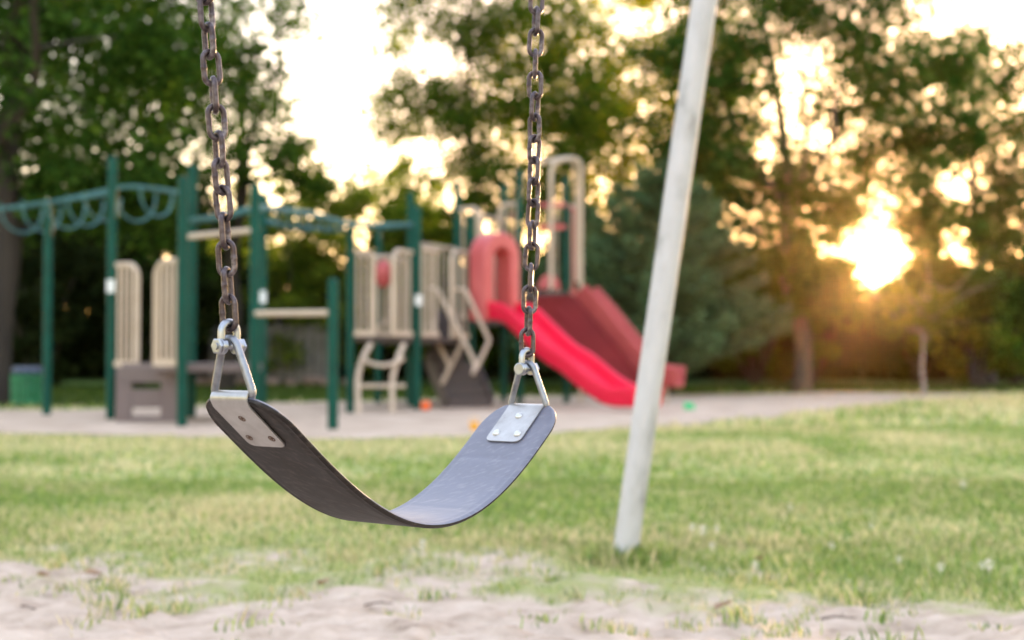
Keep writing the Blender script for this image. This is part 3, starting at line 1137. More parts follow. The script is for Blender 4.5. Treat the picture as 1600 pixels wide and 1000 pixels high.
def deck(pts, z, name='deck', m='brown', th=.06):
    k = MB()
    n = len(pts)
    vs = [(p.x, p.y, z) for p in pts] + [(p.x, p.y, z - th) for p in pts]
    fs = [tuple(range(n)), tuple(reversed(range(n, 2 * n)))] + [(i, i + n, (i + 1) % n + n, (i + 1) % n) for i in range(n)]
    k.add(vs, fs)
    return k.build(name, M[m], play, smooth=False, bevel=.01)
zd0 = zof(568, pC1.y)
deck([flat(190, 13.6), flat(284, 12.7), flat(397, 12.9), flat(409, 14.2), flat(300, 14.4), flat(205, 14.4)], zd0, m='taupe', th=.08)

# middle deck
zd1 = zof(525, pF.y)
deck([pF, pG, pH, pH2, pK], zd1)
Yf = pF.y - .02
barrier(flat(553, Yf), flat(583, Yf + .05), zd1, zof(393, Yf), 3, 'r', gap=.52)
barrier(flat(583, Yf + .35), flat(618, Yf + .4), zd1, zof(398, Yf), 4, gap=.66)
barrier(flat(614, Yf + .1), flat(644, pG.y), zd1, zof(389, Yf), 3, 'l', gap=.42)
barrier(pG + Vector((.05, .02, 0)), flat(684, 16.6), zd1, zof(388, pG.y), 4, gap=.58)
barrier(flat(706, 16.9), flat(733, pH.y), zd1, zof(392, 17), 3, 'l', gap=.48)
barrier(flat(644, 17.6), flat(712, 18.6), zd1, zof(384, 18), 7, gap=.6)
barrier(flat(562, 17.2), flat(640, 18.2), zd1, zof(405, 18), 6, gap=.7)
tubepart('grab_rail', filletpath([P(584, 522, 16.2), P(600, 503, 16.2), P(617, 492, 16.2), P(619, 520, 16.2)], .1), .022, 'beige')
# play bubble in the barrier
k = MB()
c = P(599, 428, Yf + .3)
seg = 18
vs = []; fs = []
for i in range(9):
    a = pi * i / 8
    for j in range(seg):
        b = 2 * pi * j / seg
        vs.append(c + Vector((sin(a) * cos(b) * .10, -cos(a) * .09, sin(a) * sin(b) * .155)))
for i in range(8):
    for j in range(seg):
        fs.append((i * seg + j, i * seg + (j + 1) % seg, (i + 1) * seg + (j + 1) % seg, (i + 1) * seg + j))
k.add(vs, fs)
k.build('bubble_panel', M['pink'], play)

# arch ladder below the middle deck
Yl = 15.25
k = MB(); k.tube(smoothpath([P(579, 538, Yl + .25), P(567, 560, Yl + .1), P(559, 595, Yl), P(561, 650, Yl - .1)], 6), .03, 10)
k.tube(smoothpath([P(631, 538, Yl + .35), P(622, 560, Yl + .2), P(613, 595, Yl + .1), P(614, 649, Yl)], 6), .03, 10)
al = k.build('arch_ladder', M['beige'], play)
for pts in ([P(567, 556, Yl + .1), P(575, 566, Yl - .02), P(600, 571, Yl), P(622, 565, Yl + .1), P(631, 560, Yl + .1)], [P(560, 603, Yl), P(633, 603, Yl + .1)]):
    k = MB(); k.tube(smoothpath(pts, 5), .022, 9)
    k.build('rung', M['beige'], al)

# stairs from the middle deck
def steps(pt, pb, width_v, n, name='stairs'):
    "pt top centre, pb bottom centre; stepped solid"
    k = MB()
    pt, pb = Vector(pt), Vector(pb)
    run = Vector((pb.x - pt.x, pb.y - pt.y, 0)); rl = run.length; rd = run.normalized()
    w = Vector(width_v) / 2
    for i in range(n):
        z1 = pt.z - (pt.z - pb.z) * (i) / n
        z0 = max(pb.z, z1 - (pt.z - pb.z) / n * 1.9)
        a = Vector((pt.x, pt.y, 0)) + run * (i / n)
        b = Vector((pt.x, pt.y, 0)) + run * ((i + 1.06) / n)
        q = [a - w, b - w, b + w, a + w]
        vs = [(p.x, p.y, z0 + i * .0007) for p in q] + [(p.x, p.y, z1) for p in q]
        k.add(vs, [(3, 2, 1, 0), (4, 5, 6, 7), (0, 1, 5, 4), (1, 2, 6, 5), (2, 3, 7, 6), (3, 0, 4, 7)])
        # side stringers
    for sg in (-1, 1):
        s = w * sg * 1.06
        a = Vector((pt.x, pt.y, pt.z + .03)) + s; b = Vector((pb.x, pb.y, pb.z + .12)) + s
        k.beam(a - Vector((0, 0, .1)), b - Vector((0, 0, .06)), .035, .22)
    return k.build(name, M['brown'], play, smooth=False, bevel=.008)
steps(P(701, 548, 17.5), P(733, 636, 16.9) * Vector((1, 1, 0)) if False else Vector((P(733, 636, 16.9).x, 16.9, 0)), (.50, .10, 0), 5)
steps(P(712, 486, 18.1), P(706, 545, 17.6), (.42, .1, 0), 4)
def handrail(dx, Y, loop):
    pts = [P(x, y, Y + i * -.10) for i, (x, y) in enumerate(loop)]
    tubepart('handrail', filletpath(pts, .04, 5), .026, 'beige')
handrail(0, 17.3, [(672, 449), (686, 455), (722, 536), (690, 602)])
handrail(0, 17.2, [(676, 500), (678, 524), (703, 572), (690, 600)])
handrail(0, 17.0, [(708, 452), (727, 453), (765, 532), (744, 576)])
handrail(0, 16.9, [(688, 462), (724, 530), (743, 570), (739, 584)])

# slide deck, hood and first slide
zd2 = zof(497, 17.4)
deck([pH, pI2, pI1, pH2], zd2)
barrier(flat(741, 18.2), flat(786, 19), zd2, zof(340, 18.6), 5, gap=.55)
barrier(flat(718, 17.9), flat(750, 17.7), zd2, zof(326, 17.8), 3, 'r', gap=.5)
barrier(flat(780, 18.7), flat(810, 18.6), zd2, zof(318, 18.6), 3, 'l', gap=.5)

sd = Vector((.69, -.72, 0)).normalized()          # downhill in plan
sw = Vector((.72, .69, 0)).normalized()           # across, away from the viewer
st = P(757, 500, 16.9)                             # near lower corner of the top end
def trough(start, dirp, across, prof_pts, W, H, rim, name, m, th=.03):
    "plastic slide: prof_pts (distance, drop) list; U section swept along"
    k = MB()
    path = smoothpath([Vector((start.x, start.y, start.z)) + dirp * d - Vector((0, 0, z)) for d, z in prof_pts], 8)
    sec = []
    n = 8
    # outer then inner contour of the U section (u across, v up)
    outer = [(-rim, H), (-rim * .9, H - .05), (-.01, H - .06), (0, .03), (.03, 0), (W - .03, 0), (W, .03), (W + .01, H - .06), (W + rim * .9, H - .05), (W + rim, H)]
    inner = [(W + rim * .5, H + .02), (W - .02, H + .01), (W - .035, H - .05), (W - .05, th + .05), (W - .12, th + .005), (W / 2, th), (.12, th + .005), (.05, th + .05), (.035, H - .05), (.02, H + .01), (-rim * .5, H + .02)]
    sec = outer + inner
    m_ = len(sec)
    vs = []
    for i, p in enumerate(path):
        t = (path[min(i + 1, len(path) - 1)] - path[max(i - 1, 0)]).normalized()
        nn = across.cross(t).normalized()
        if nn.z < 0: nn = -nn
        for (u, v) in sec:
            vs.append(p + across * u + nn * v)
    fs = []
    for i in range(len(path) - 1):
        for j in range(m_):
            fs.append((i * m_ + j, i * m_ + (j + 1) % m_, (i + 1) * m_ + (j + 1) % m_, (i + 1) * m_ + j))
    fs.append(tuple(reversed(range(m_)))); fs.append(tuple((len(path) - 1) * m_ + j for j in range(m_)))
    k.add(vs, fs)
    return k.build(name, M[m], play, angle=45), path
s1, path1 = trough(st, sd, sw, [(0, 0), (.28, .03), (.62, .26), (.95, .48), (1.25, .62), (1.6, .83), (1.95, .97), (2.35, .98)], .46, .20, .03, 'slide', 'red')
tubepart('slide_leg', [path1[-3] + sw * .2 + Vector((0, 0, 0)), Vector((path1[-3].x + sw.x * .2, path1[-3].y + sw.y * .2, -.03))], .025, 'beige', parent=s1)
# hood: arch over the slide entry
def hood():
    k = MB()
    W = .58; H = 1.02; T_ = .30
    base = st - sd * .22 - sw * .06
    base.z = zd2
    out, inn = [], []
    for q in range(21):
        a = pi * q / 20
        out.append((W / 2 - cos(a) * (W / 2), H - W / 2 + sin(a) * W / 2))
        inn.append((W / 2 - cos(a) * (W / 2 - .15), H - W / 2 - .03 + sin(a) * (W / 2 - .16)))
    out = [(0, -.05)] + out + [(W, -.05)]
    inn = [(.15, -.05)] + inn + [(W - .15, -.05)]
    n = len(out)
    vs = []
    for d in (0, T_):
        for (u, v) in out: vs.append(base + sw * u + Vector((0, 0, v)) + sd * d)
        for (u, v) in inn: vs.append(base + sw * u + Vector((0, 0, v)) + sd * d)
    o2 = 2 * n
    fs = []
    for i in range(n - 1):
        fs.append((i, i + 1, n + i + 1, n + i))
        fs.append((o2 + i + 1, o2 + i, o2 + n + i, o2 + n + i + 1))
        fs.append((i + 1, i, o2 + i, o2 + i + 1))
        fs.append((n + i, n + i + 1, o2 + n + i + 1, o2 + n + i))
    fs += [(0, n, o2 + n, o2), (n - 1, o2 + n - 1, o2 + 2 * n - 1, 2 * n - 1)]
    k.add(vs, fs)
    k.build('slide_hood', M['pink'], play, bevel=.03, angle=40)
hood()

# upper deck, second slide
zd3 = zof(456, 18.6)
deck([pI2, pJ, flat(880, 19.8), flat(815, 19.8)], zd3, m='brown', th=.09)
barrier(flat(842, 18.45), flat(884, 18.4), zof(358, 18.4), zof(320, 18.4), 1, m='pink', gap=.02)
barrier(flat(852, 19.7), flat(900, 19.6), zd3, zof(320, 19.4), 4, gap=.5)
barrier(flat(884, 18.9), flat(900, 19.4), zd3, zof(323, 19), 2, m='pink', gap=.1)
barrier(flat(790, 19.2), flat(812, 18.8), zof(380, 18.8), zof(332, 18.8), 1, m='maroon', gap=.02)
# low pink panel beside the upper entry
k = MB()
vs = []
for i in range(13):
    a = pi * i / 12
    vs.append(P(858 - cos(a) * 18, 452 - sin(a) * 24, 18.6))
n_ = len(vs); vs2 = [v + Vector((0, .06, 0)) for v in vs]
k.add(vs + vs2, [tuple(range(n_)), tuple(reversed(range(n_, 2 * n_)))] + [((i + 1) % n_, i, i + n_, (i + 1) % n_ + n_) for i in range(n_)])
k.build('entry_panel', M['pink'], play, bevel=.01)
# pipe arch beside the slide
tubepart('pipe_arch', filletpath([P(861, 452, 18.2), P(861, 252, 18.2), P(908, 246, 18.5), P(907, 627, 18.5)], .18), .029, 'beige', 12)
tubepart('pipe_arch', filletpath([P(843, 256, 18.2), P(862, 250, 18.3), P(895, 246, 18.6), P(901, 300, 18.8), P(901, 440, 18.8)], .1), .024, 'beige', 12)

d2 = Vector((.88, -.30, 0)).normalized(); a2 = Vector((.32, .94, 0)).normalized()
st2 = P(893, 466, 18.45)
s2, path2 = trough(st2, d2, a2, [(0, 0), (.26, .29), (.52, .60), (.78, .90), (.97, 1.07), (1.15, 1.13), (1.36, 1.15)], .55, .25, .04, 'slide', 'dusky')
k = MB()
Ys = 18.25
sk = [P(838, 462, Ys), P(894, 460, Ys), P(1004, 592, Ys - .3), P(1004, 606, Ys - .3), P(940, 606, Ys - .1), P(838, 520, Ys)]
n_ = len(sk); sk2 = [v + Vector((0, .04, 0)) for v in sk]
k.add(sk + sk2, [tuple(range(n_)), tuple(reversed(range(n_, 2 * n_)))] + [((i + 1) % n_, i, i + n_, (i + 1) % n_ + n_) for i in range(n_)])
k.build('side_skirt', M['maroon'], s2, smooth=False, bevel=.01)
tubepart('slide_leg', [Vector((path2[-4].x, path2[-4].y + .25, path2[-4].z + .02)), Vector((path2[-4].x, path2[-4].y + .25, -.03))], .025, 'beige', parent=s2)

# ------------------------------------------------------------------ toys on the gravel
def ball(px, py, r, name, m, label):
    p = gnd(px, py); k = MB()
    vs = []; fs = []
    for i in range(1, 12):
        a = pi * i / 12
        for j in range(20):
            b = 2 * pi * j / 20
            vs.append((sin(a) * cos(b) * r, sin(a) * sin(b) * r, r + .01 - cos(a) * r))
    for i in range(10):
        for j in range(20):
            fs.append((i * 20 + j, i * 20 + (j + 1) % 20, (i + 1) * 20 + (j + 1) % 20, (i + 1) * 20 + j))
    fs.append(tuple(reversed(range(20)))); fs.append(tuple(200 + j for j in range(20)))
    k.add(vs, fs)
    o = k.build(name, M[m]); o.location = p
    return tag(o, label, 'toy')
ball(665, 644, .06, 'toy_ball', 'orange', 'small orange ball on the gravel at the foot of a green post')
# yellow sand mould: little bucket
k = MB(); k.tube([(0, 0, .01), (0, 0, .02), (0, 0, .07), (0, 0, .075), (0, 0, .072)], [.028, .030, .042, .046, .036], 18)
k.tube([(-.042, 0, .07), (-.03, 0, .105), (0, 0, .12), (.03, 0, .105), (.042, 0, .07)], .003, 6)
o = k.build('toy_bucket', M['yellow']); o.location = gnd(741, 674); tag(o, 'small yellow sand bucket on the gravel behind the swing seat', 'toy')
# green toy dump truck
t = empty('toy_truck', gnd(1077, 643), 'small green toy truck on the gravel right of the white pole', 'toy')
k = MB(); k.box((-.035, 0, .075), (.045, .07, .06)); k.box((.02, 0, .07), (.06, .07, .05)); k.box((0, 0, .04), (.12, .06, .02))
b_ = k.build('body', M['toygreen'], None, bevel=.004); b_.parent = t
for (x, y) in ((-.035, -.035), (.035, -.035), (-.035, .035), (.035, .035)):
    k = MB(); k.tube([(x, y - .01, .025), (x, y + .01, .025)], .022, 14)
    w_ = k.build('wheel', M['toygreen']); w_.parent = t

# litter bin at the left
bp_ = gnd(45, 636)
tb_ = empty('litter_bin', bp_, 'green slatted litter bin with a blue bag beside the big tree trunk', 'litter bin')
k = MB()
for q in range(22):
    a = 2 * pi * q / 22
    x, y = cos(a) * .19, sin(a) * .19
    k.beam((x, y, .04), (x * 1.03, y * 1.03, .40), .04, .014) if False else k.tube([(x, y, .03), (x * 1.03, y * 1.03, .40)], .022, 6)
for z in (.06, .22, .38):
    k.tube([(cos(2 * pi * j / 28) * .2, sin(2 * pi * j / 28) * .2, z) for j in range(28)], .016, 6, closed=True)
o = k.build('slatted_barrel', M['bin']); o.parent = tb_
k = MB(); k.tube([(0, 0, .06), (0, 0, .40), (0, 0, .44), (0, 0, .50), (0, 0, .47)], [.165, .175, .21, .19, .12], 22)
o = k.build('bin_bag', M['binbag']); o.parent = tb_

# ------------------------------------------------------------------ fence and edging stones at the back
fz = empty('board_fence', (-7.5, 31.5, 0), 'weathered white board fence in the shade behind the green posts', 'fence')
k = MB()
x = -6.6
pan = []
while x < -3.9:
    k.box((x, 31.5, .72), (.17, .03, 1.25 + random.uniform(-.03, .03)))
    x += .21
o = k.build('boards', M['fence'], fz, smooth=False)
k = MB()
for z in (.35, 1.1): k.box((-5.3, 31.54, z), (2.8, .045, .09))
k.build('rail', M['fence'], fz, smooth=False)
for x in (-6.5, -5.2, -4.0):
    k = MB(); k.box((x, 31.6, .7), (.1, .1, 1.45)); k.build('post', M['fence'], fz, smooth=False)
for i in range(9):
    k = MB()
    r = random.uniform(.10, .17)
    vs = []; fs = []
    for a_ in range(1, 6):
        a = pi * a_ / 6
        for j in range(8):
            b = 2 * pi * j / 8
            rr = r * random.uniform(.8, 1.15)
            vs.append((sin(a) * cos(b) * rr * 1.4, sin(a) * sin(b) * rr, r * .6 - cos(a) * rr * .75))
    for a_ in range(4):
        for j in range(8): fs.append((a_ * 8 + j, a_ * 8 + (j + 1) % 8, (a_ + 1) * 8 + (j + 1) % 8, (a_ + 1) * 8 + j))
    fs.append(tuple(reversed(range(8)))); fs.append(tuple(32 + j for j in range(8)))
    k.add(vs, fs)
    o = k.build('edging_stone', M['stone'], smooth=False)
    o.location = (-6.9 + i * .42 + random.uniform(-.06, .06), 30.9 + random.uniform(-.1, .1), 0)
    tag(o, 'rough reddish stone in the row edging the bed below the white fence', 'stone', 'edging stones below the fence')

# ------------------------------------------------------------------ trees
def leaves(clusters, per, size, flat_=.5, seed=0, droop=0.):
    "clusters: (n,4) x y z r -> quads"
    r_ = np.random.default_rng(seed)
    C = np.asarray(clusters)
    n = len(C) * per
    idx = np.repeat(np.arange(len(C)), per)
    d = r_.normal(size=(n, 3)); d /= np.linalg.norm(d, axis=1)[:, None]
    rad = C[idx, 3] * r_.random(n) ** .5
    c = C[idx, :3] + d * rad[:, None] * np.array([1, 1, .7])
    u = r_.normal(size=(n, 3)); u[:, 2] *= flat_; u /= np.linalg.norm(u, axis=1)[:, None]
    v = r_.normal(size=(n, 3)); v -= (v * u).sum(1)[:, None] * u; v /= np.linalg.norm(v, axis=1)[:, None]
    s = size * (.6 + .8 * r_.random(n))
    u *= (s * .5)[:, None]; v *= (s * .32)[:, None]
    k = u * .15
    V = np.stack([c - u, c - v + k, c + u, c + v + k], 1).reshape(-1, 3)
    return V

def limb_path(a, b, wob, n=6, rnd=random):
    a, b = Vector(a), Vector(b)
    out = []
    for i in range(n + 1):
        t = i / n
        p = a.lerp(b, t)
        if 0 < i < n:
            p += Vector((rnd.uniform(-wob, wob), rnd.uniform(-wob, wob), rnd.uniform(-wob, wob) * .5))
        out.append(p)
    return smoothpath(out, 3)

def tree(name, base, H, r0, lean, limbs, crown, leaf, bark, label, cat='tree', group=None, seed=1):
    """base plan point; limbs: list of (t on trunk, end xyz offset, radius)
    crown: dict(clusters=array, per, size)"""
    rnd = random.Random(seed)
    t = empty(name, (base[0], base[1], 0), label, cat, group)
    B = Vector((base[0], base[1], 0))
    top = B + Vector((lean[0], lean[1], H))
    k = MB()
    tp = limb_path(B + Vector((0, 0, -.1)), top, .05 * H * .25, 7, rnd)
    rr = [r0 * (1.25 if i == 0 else 1) * (1 - .82 * i / (len(tp) - 1)) for i in range(len(tp))]
    k.tube(tp, rr, 12)
    for (tt, off, lr) in limbs:
        s = tp[int(tt * (len(tp) - 1))]
        e = s + Vector(off)
        lp = limb_path(s, e, .18, 5, rnd)
        k.tube(lp, [lr * (1 - .75 * i / (len(lp) - 1)) for i in range(len(lp))], 8)
        for q in range(5):
            w = lp[rnd.randrange(4, len(lp))]
            e2 = w + Vector((rnd.uniform(-1, 1), rnd.uniform(-1, 1), rnd.uniform(-.1, .9)))
            lq = limb_path(w, e2, .1, 3, rnd)
            k.tube(lq, [lr * .3 * (1 - .7 * i / (len(lq) - 1)) for i in range(len(lq))], 5)
    k.build('trunk', M[bark], t)
    V = leaves(crown['c'], crown['per'], crown['size'], seed=seed)
    npmesh('crown', V, 4, M[leaf], t)
    return t

def ell_clusters(n, c, rad, rmin, rmax, seed, holes=(), zmin=None, shell=.0, Yref=None):
    "random leaf clumps in an ellipsoid; holes = (X, z, rx, rz) openings right through the crown"
    r_ = np.random.default_rng(seed)
    out = []
    tries = 0
    while len(out) < n and tries < n * 60:
        tries += 1
        d = r_.normal(size=3); d /= np.linalg.norm(d)
        q = d * (shell + (1 - shell) * r_.random() ** (1 / 2.4))
        p = np.array(c) + q * np.array(rad)
        if zmin is not None and p[2] < zmin: continue
        r = rmin + (rmax - rmin) * r_.random()
        bad = False
        for (hx, hz, rx, rz) in holes:
            if ((p[0] - hx) / (rx + r * .3)) ** 2 + ((p[2] - hz) / (rz + r * .25)) ** 2 < 1: bad = True; break
        if bad: continue
        out.append((*p, r))
    return np.array(out)

def hole(px, py, rx, ry, Y):
    p = at(px, py, Y)
    return (p.x, p.z, rx * Y / FPX, ry * Y / FPX)

def limbs_rand(n, lo, hi, reach, up, r, seed):
    rd = random.Random(seed); out = []
    for i in range(n):
        a = 2 * pi * i / n + rd.uniform(-.4, .4)
        t = lo + (hi - lo) * rd.random()
        out.append((t, (cos(a) * reach * rd.uniform(.7, 1.1), sin(a) * reach * rd.uniform(.7, 1.1), up * rd.uniform(.6, 1.2)), r * rd.uniform(.7, 1.1)))
    return out

# big shade tree at the left edge
b1 = gnd(-14, 634)
hl = [hole(560, 160, 110, 190, 20), hole(620, 300, 90, 60, 20), hole(420, 330, 60, 30, 20)]
cl = np.concatenate([ell_clusters(330, (b1.x - .6, b1.y + 1.5, 5.3), (4.9, 3.0, 3.1), .45, .9, 1, hl, zmin=2.2),
                     ell_clusters(26, (b1.x + 1.3, b1.y + .6, 2.75), (1.0, 1.0, .5), .25, .45, 2)])
tree('shade_tree', b1, 7.4, .26, (.3, .5), limbs_rand(8, .3, .8, 3.2, 1.6, .10, 1), dict(c=cl, per=125, size=.11), 'leaf_dark', 'darkbark',
     'big dark leafed tree with a thick trunk at the left edge', seed=3)
# tree whose forked limbs show behind the left chain
b2 = flat(352, 25)
hl = [hole(580, 130, 85, 190, 25), hole(610, 300, 80, 70, 25), hole(455, 130, 16, 40, 25), hole(388, 45, 16, 34, 25), hole(425, 300, 40, 24, 25)]
cl = np.concatenate([ell_clusters(300, (b2.x - .9, b2.y, 5.6), (3.2, 2.3, 3.2), .4, .8, 5, hl, zmin=2.4),
                     ell_clusters(16, (b2.x + 1.2, b2.y, 3.9), (.9, 1.0, .5), .2, .35, 6, hl)])
tree('maple_tree', b2, 5.4, .17, (.35, 0), [(.62, (.7, 0, 3.2), .085), (.6, (.05, .1, 3.4), .09), (.5, (-1.6, .3, 2.4), .08), (.7, (1.6, .2, .9), .05), (.55, (-1.2, -.8, 1.8), .06)], dict(c=cl, per=95, size=.105), 'leaf_dark', 'darkbark',
     'green tree with a forked dark stem behind the left chain', seed=5)
# middle tree
b3 = flat(737, 28)
hl = [hole(535, 130, 45, 230, 28), hole(560, 280, 60, 50, 28), hole(655, 95, 20, 18, 28), hole(650, 235, 22, 22, 28), hole(800, 215, 22, 16, 28), hole(700, 330, 26, 18, 28)]
cl = ell_clusters(400, (b3.x + .1, b3.y, 5.8), (2.75, 1.7, 3.9), .35, .75, 8, hl, zmin=3.2)
tree('slender_tree', b3, 8.6, .12, (0, .2), limbs_rand(10, .35, .85, 1.5, .9, .04, 8), dict(c=cl, per=88, size=.10), 'leaf_mid', 'darkbark',
     'airy green tree with a straight dark stem behind the hood of the slide', seed=8)
# yellowing tree
b4 = flat(905, 32)
hl = [hole(1000, 190, 16, 22, 32), hole(1035, 30, 22, 12, 32)]
cl = ell_clusters(400, (b4.x + .8, b4.y, 6.3), (3.3, 1.6, 3.7), .35, .75, 12, hl, zmin=3.4)
tree('yellowing_tree', b4, 8.0, .14, (.2, 0), limbs_rand(8, .35, .85, 1.6, 1.0, .045, 12), dict(c=cl, per=88, size=.11), 'leaf_yellow', 'darkbark',
     'yellow green tree in the middle behind the right chain', seed=12)
# right big tree with the trunk on the lawn
b5 = gnd(1254, 613)
hl5 = [hole(1280, 90, 44, 60, 24), hole(1325, 190, 38, 40, 24), hole(1372, 285, 20, 52, 24), hole(1383, 396, 48, 46, 24), hole(1402, 342, 22, 16, 24), hole(1388, 445, 18, 14, 24), hole(1494, 398, 24, 24, 24), hole(1218, 195, 22, 26, 24), hole(1500, 288, 24, 18, 24), hole(1530, 0, 90, 30, 24)]
cl = np.concatenate([ell_clusters(560, (b5.x + .1, b5.y + .5, 4.9), (3.3, 2.0, 3.9), .35, .75, 15, hl5, zmin=1.45),
                     ell_clusters(70, tuple(at(1400, 405, 24.5)), (2.7, .8, 1.25), .2, .4, 17, hl5),
                     ell_clusters(16, tuple(at(1447, 395, 24.5)), (.22, .5, .8), .14, .24, 18, hl5),
                     ell_clusters(24, (b5.x + .1, b5.y, 1.75), (1.1, 1.0, .4), .2, .35, 16, hl5)])
tree('linden_tree', b5, 7.5, .17, (-.6, .3), [(.42, (-1.3, .2, 2.8), .09), (.4, (1.1, .1, 2.9), .09), (.45, (.4, -.4, 3.0), .07), (.35, (-1.8, .3, 1.2), .06), (.35, (1.7, .5, 1.0), .06), (.6, (-.9, .2, 1.6), .05)], dict(c=cl, per=106, size=.10), 'leaf_dark', 'bark',
     'large tree with a stout brown trunk at the lawn edge left of the low sun', seed=15)
# far right tree
b6 = flat(1545, 31)
hl6 = [hole(1383, 396, 50, 46, 31), hole(1402, 342, 24, 16, 31), hole(1388, 445, 18, 14, 31), hole(1494, 398, 26, 24, 31), hole(1500, 288, 26, 18, 31), hole(1530, -5, 100, 26, 31), hole(1372, 280, 24, 60, 31), hole(1325, 190, 40, 44, 31)]
cl = ell_clusters(600, (b6.x - .2, b6.y, 4.4), (4.4, 2.0, 4.2), .35, .75, 19, hl6, zmin=1.2)
tree('broad_tree', b6, 6.2, .17, (-.3, .2), limbs_rand(9, .3, .8, 2.2, 1.2, .06, 19), dict(c=cl, per=92, size=.105), 'leaf_dark', 'darkbark',
     'broad green tree right of the low sun', seed=19)
# young tree with slim pale stem
b7 = gnd(1442, 618)
cl = ell_clusters(46, (b7.x, b7.y, 1.45), (.62, .5, .42), .12, .22, 23)
tree('young_tree', b7, 1.7, .042, (0, 0), limbs_rand(6, .6, .9, .45, .3, .015, 23), dict(c=cl, per=60, size=.075), 'leaf_mid', 'palebark',
     'young tree with a slim pale stem right under the low sun', seed=23)

# conifer
def conifer(base, H, R, label, seed):
    rnd = random.Random(seed); r_ = np.random.default_rng(seed)
    t = empty('conifer_tree', (base.x, base.y, 0), label, 'tree')
    k = MB()
    k.tube([base + Vector((0, 0, -.1)), base + Vector((0, 0, H * .5)), base + Vector((0, 0, H))], [.16, .1, .02], 10)
    segs = []
    for i in range(150):
        u = rnd.random() ** 1.15
        z = .25 + u * (H - .3)
        a = rnd.uniform(0, 2 * pi)
        L_ = R * (1 - u) ** .62 * rnd.uniform(.75, 1.08) + .12
        s = base + Vector((0, 0, z))
        e = s + Vector((cos(a) * L_, sin(a) * L_, L_ * (.22 + .25 * rnd.random())))
        m_ = s.lerp(e, .5) + Vector((0, 0, -.06 * L_))
        pth = smoothpath([s, m_, e], 4)
        k.tube(pth, [.022 * (1 - .8 * j / (len(pth) - 1)) for j in range(len(pth))], 5)
        segs.append((s, m_, e, L_))
    k.build('trunk', M['darkbark'], t)
    Vs = []
    for (s, m_, e, L_) in segs:
        n = int(260 * (L_ / R) ** 1.1) + 60
        tt = r_.random(n) ** .6
        s_, mm, e_ = np.array(s), np.array(m_), np.array(e)
        c = (1 - tt)[:, None] ** 2 * s_ + (2 * tt * (1 - tt))[:, None] * mm + (tt ** 2)[:, None] * e_
        ax = (e_ - s_) / np.linalg.norm(e_ - s_)
        side = np.cross(ax, [0, 0, 1]); side /= np.linalg.norm(side)
        off = r_.normal(size=n) * .13 * L_ ** .5 * (1.15 - .8 * tt)
        c = c + side * off[:, None] + np.array([0, 0, 1]) * (r_.normal(size=n) * .05)[:, None]
        d = ax * .8 + r_.normal(size=(n, 3)) * .45 + side * np.sign(off)[:, None] * .5
        d /= np.linalg.norm(d, axis=1)[:, None]
        w = np.cross(d, r_.normal(size=(n, 3))); w /= np.linalg.norm(w, axis=1)[:, None]
        l = .085 * (.7 + .6 * r_.random(n))
        u = d * l[:, None]; v = w * .014
        Vs.append(np.stack([c - u, c - v, c + u, c + v], 1).reshape(-1, 3))
    npmesh('crown', np.concatenate(Vs), 4, M['needle'], t)
conifer(flat(1035, 22.5), 3.7, 1.95, 'bushy blue green conifer behind the white pole', 31)
conifer(flat(905, 27), 3.5, 1.4, 'smaller blue green conifer behind the pipe arch of the slide', 32)

# bushes beyond the structure
bl = [(430, 32, 1.9, 4.7, 'leaf_bush', 'rounded bright green bush behind the chin-up bar'),
      (520, 33, 2.1, 5.4, 'leaf_bush', 'tall sunlit green bush behind the overhead ladder'),
      (610, 34, 1.9, 5.5, 'leaf_bush', 'sunlit green bush behind the beige barriers'),
      (690, 32, 1.5, 4.3, 'leaf_mid', 'mid green bush behind the stairs'),
      (800, 33, 2.0, 4.5, 'leaf_mid', 'mid green bush behind the slide hood'),
      (930, 34, 1.8, 3.8, 'leaf_mid', 'dusky green bush behind the small conifer'),
      (1180, 33, 2.4, 3.4, 'leaf_dark', 'dark green bush between the big conifer and the brown trunk'),
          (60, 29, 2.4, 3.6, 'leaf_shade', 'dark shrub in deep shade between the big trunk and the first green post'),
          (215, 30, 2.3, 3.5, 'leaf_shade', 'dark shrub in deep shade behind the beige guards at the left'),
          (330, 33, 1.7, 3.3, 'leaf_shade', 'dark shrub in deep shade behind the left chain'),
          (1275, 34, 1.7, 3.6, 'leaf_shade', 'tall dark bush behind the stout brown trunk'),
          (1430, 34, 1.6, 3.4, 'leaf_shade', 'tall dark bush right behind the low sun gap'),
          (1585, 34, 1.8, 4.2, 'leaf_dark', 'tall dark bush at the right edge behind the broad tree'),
          (1535, 27, 1.0, 1.8, 'leaf_mid', 'small backlit bush right of the young tree')]
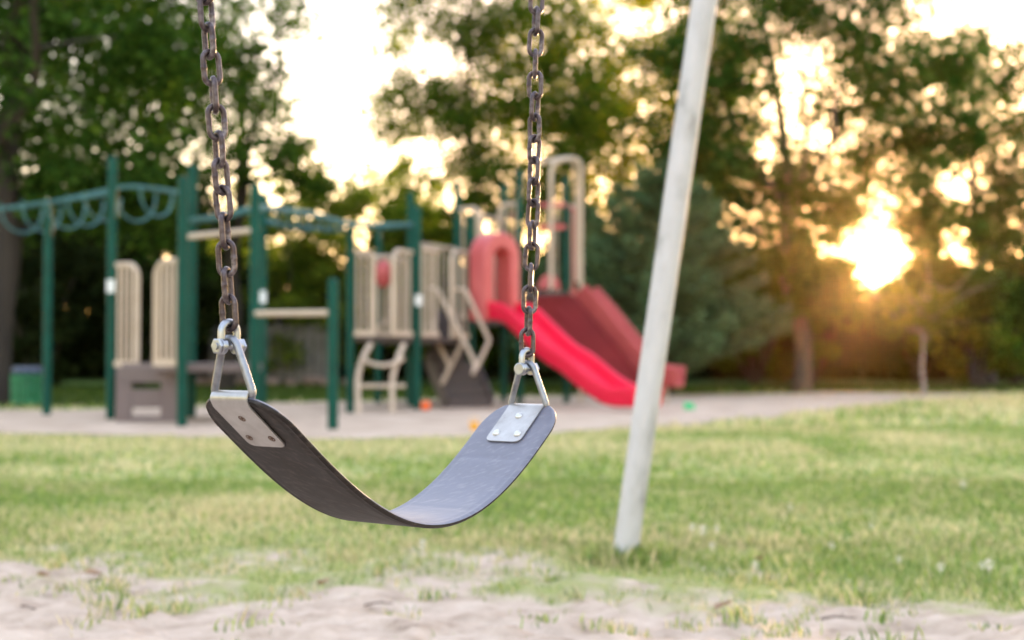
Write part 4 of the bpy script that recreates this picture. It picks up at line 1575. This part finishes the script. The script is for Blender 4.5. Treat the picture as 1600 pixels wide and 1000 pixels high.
for i, (px, Y, R, Ht, lf, lab) in enumerate(bl):
    b = flat(px, Y)
    t = empty('bush', b, lab, 'bush')
    k = MB(); rd = random.Random(i)
    for q in range(6):
        e = b + Vector((rd.uniform(-.6, .6) * R, rd.uniform(-.4, .4) * R, Ht * rd.uniform(.55, .8)))
        lp = limb_path(b + Vector((rd.uniform(-.1, .1), 0, -.05)), e, .12, 4, rd)
        k.tube(lp, [.05 * (1 - .7 * j / (len(lp) - 1)) for j in range(len(lp))], 6)
    k.build('stems', M['darkbark'], t)
    hs_ = [hole(1383, 396, 50, 46, Y), hole(1388, 445, 16, 12, Y), hole(1494, 398, 26, 24, Y)]
    cl = ell_clusters(int(48 * R * Ht / 5), (b.x, b.y, Ht * .52), (R, R * .7, Ht * .5), .25, .5, 50 + i, hs_, zmin=.15)
    npmesh('crown', leaves(cl, 150 if lf == 'leaf_bush' else 190, .12, seed=60 + i), 4, M[lf], t)

# far wood: one dense mass closing the view
cl = []
r_ = np.random.default_rng(77)
for i in range(760):
    x = r_.uniform(-17, 17); 
    px = 800 + FPX * x / 38
    top = np.interp(px, [-200, 380, 420, 700, 860, 1000, 1200, 1340, 1440, 1560, 1700], [5.6, 5.0, 3.2, 2.6, 3.4, 3.6, 3.2, 1.9, 1.9, 2.4, 3.6])
    z = r_.uniform(.1, 1) ** .8 * top
    cl.append((x, 38 + r_.uniform(-1.3, 1.3), z, r_.uniform(.4, .75)))
V1 = leaves(np.array(cl), 150, .17, seed=78)
cl = []
for i in range(700):
    x = r_.uniform(-22, 22)
    top = np.interp(800 + FPX * x / 42, [-200, 380, 420, 700, 860, 1000, 1200, 1340, 1440, 1560, 1700], [5.4, 4.6, 3.0, 2.4, 3.0, 3.2, 3.0, 2.0, 1.8, 2.4, 3.4])
    cl.append((x, 42 + r_.uniform(-1, 1), r_.random() * top - .1, r_.uniform(.5, .8)))
V2 = leaves(np.array(cl), 130, .30, seed=79)
cl = [(r_.uniform(-22, 22), 44 + r_.uniform(-.8, .8), r_.random() * 1.6 - .1, r_.uniform(.5, .8)) for i in range(420)]
V3 = leaves(np.array(cl), 110, .34, seed=80)
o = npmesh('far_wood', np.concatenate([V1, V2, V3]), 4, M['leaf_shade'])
tag(o, 'dark dense wood closing the view behind the playground', 'wood', kind='stuff')

# ------------------------------------------------------------------ evening haze
hb = bpy.data.materials.new('evening_haze')
hb.use_nodes = True
N, L = hb.node_tree.nodes, hb.node_tree.links
N.remove(N['Principled BSDF'])
pv = N.new('ShaderNodeVolumePrincipled')
pv.inputs['Color'].default_value = (1, .66, .34, 1)
pv.inputs['Density'].default_value = 0.00012
pv.inputs['Anisotropy'].default_value = .93
L.new(pv.outputs[0], N['Material Output'].inputs['Volume'])
k = MB(); k.box((0, 30, 6), (224, 164, 14))
hz = k.build('haze', hb, smooth=False)
tag(hz, 'thin warm evening haze', kind='stuff')
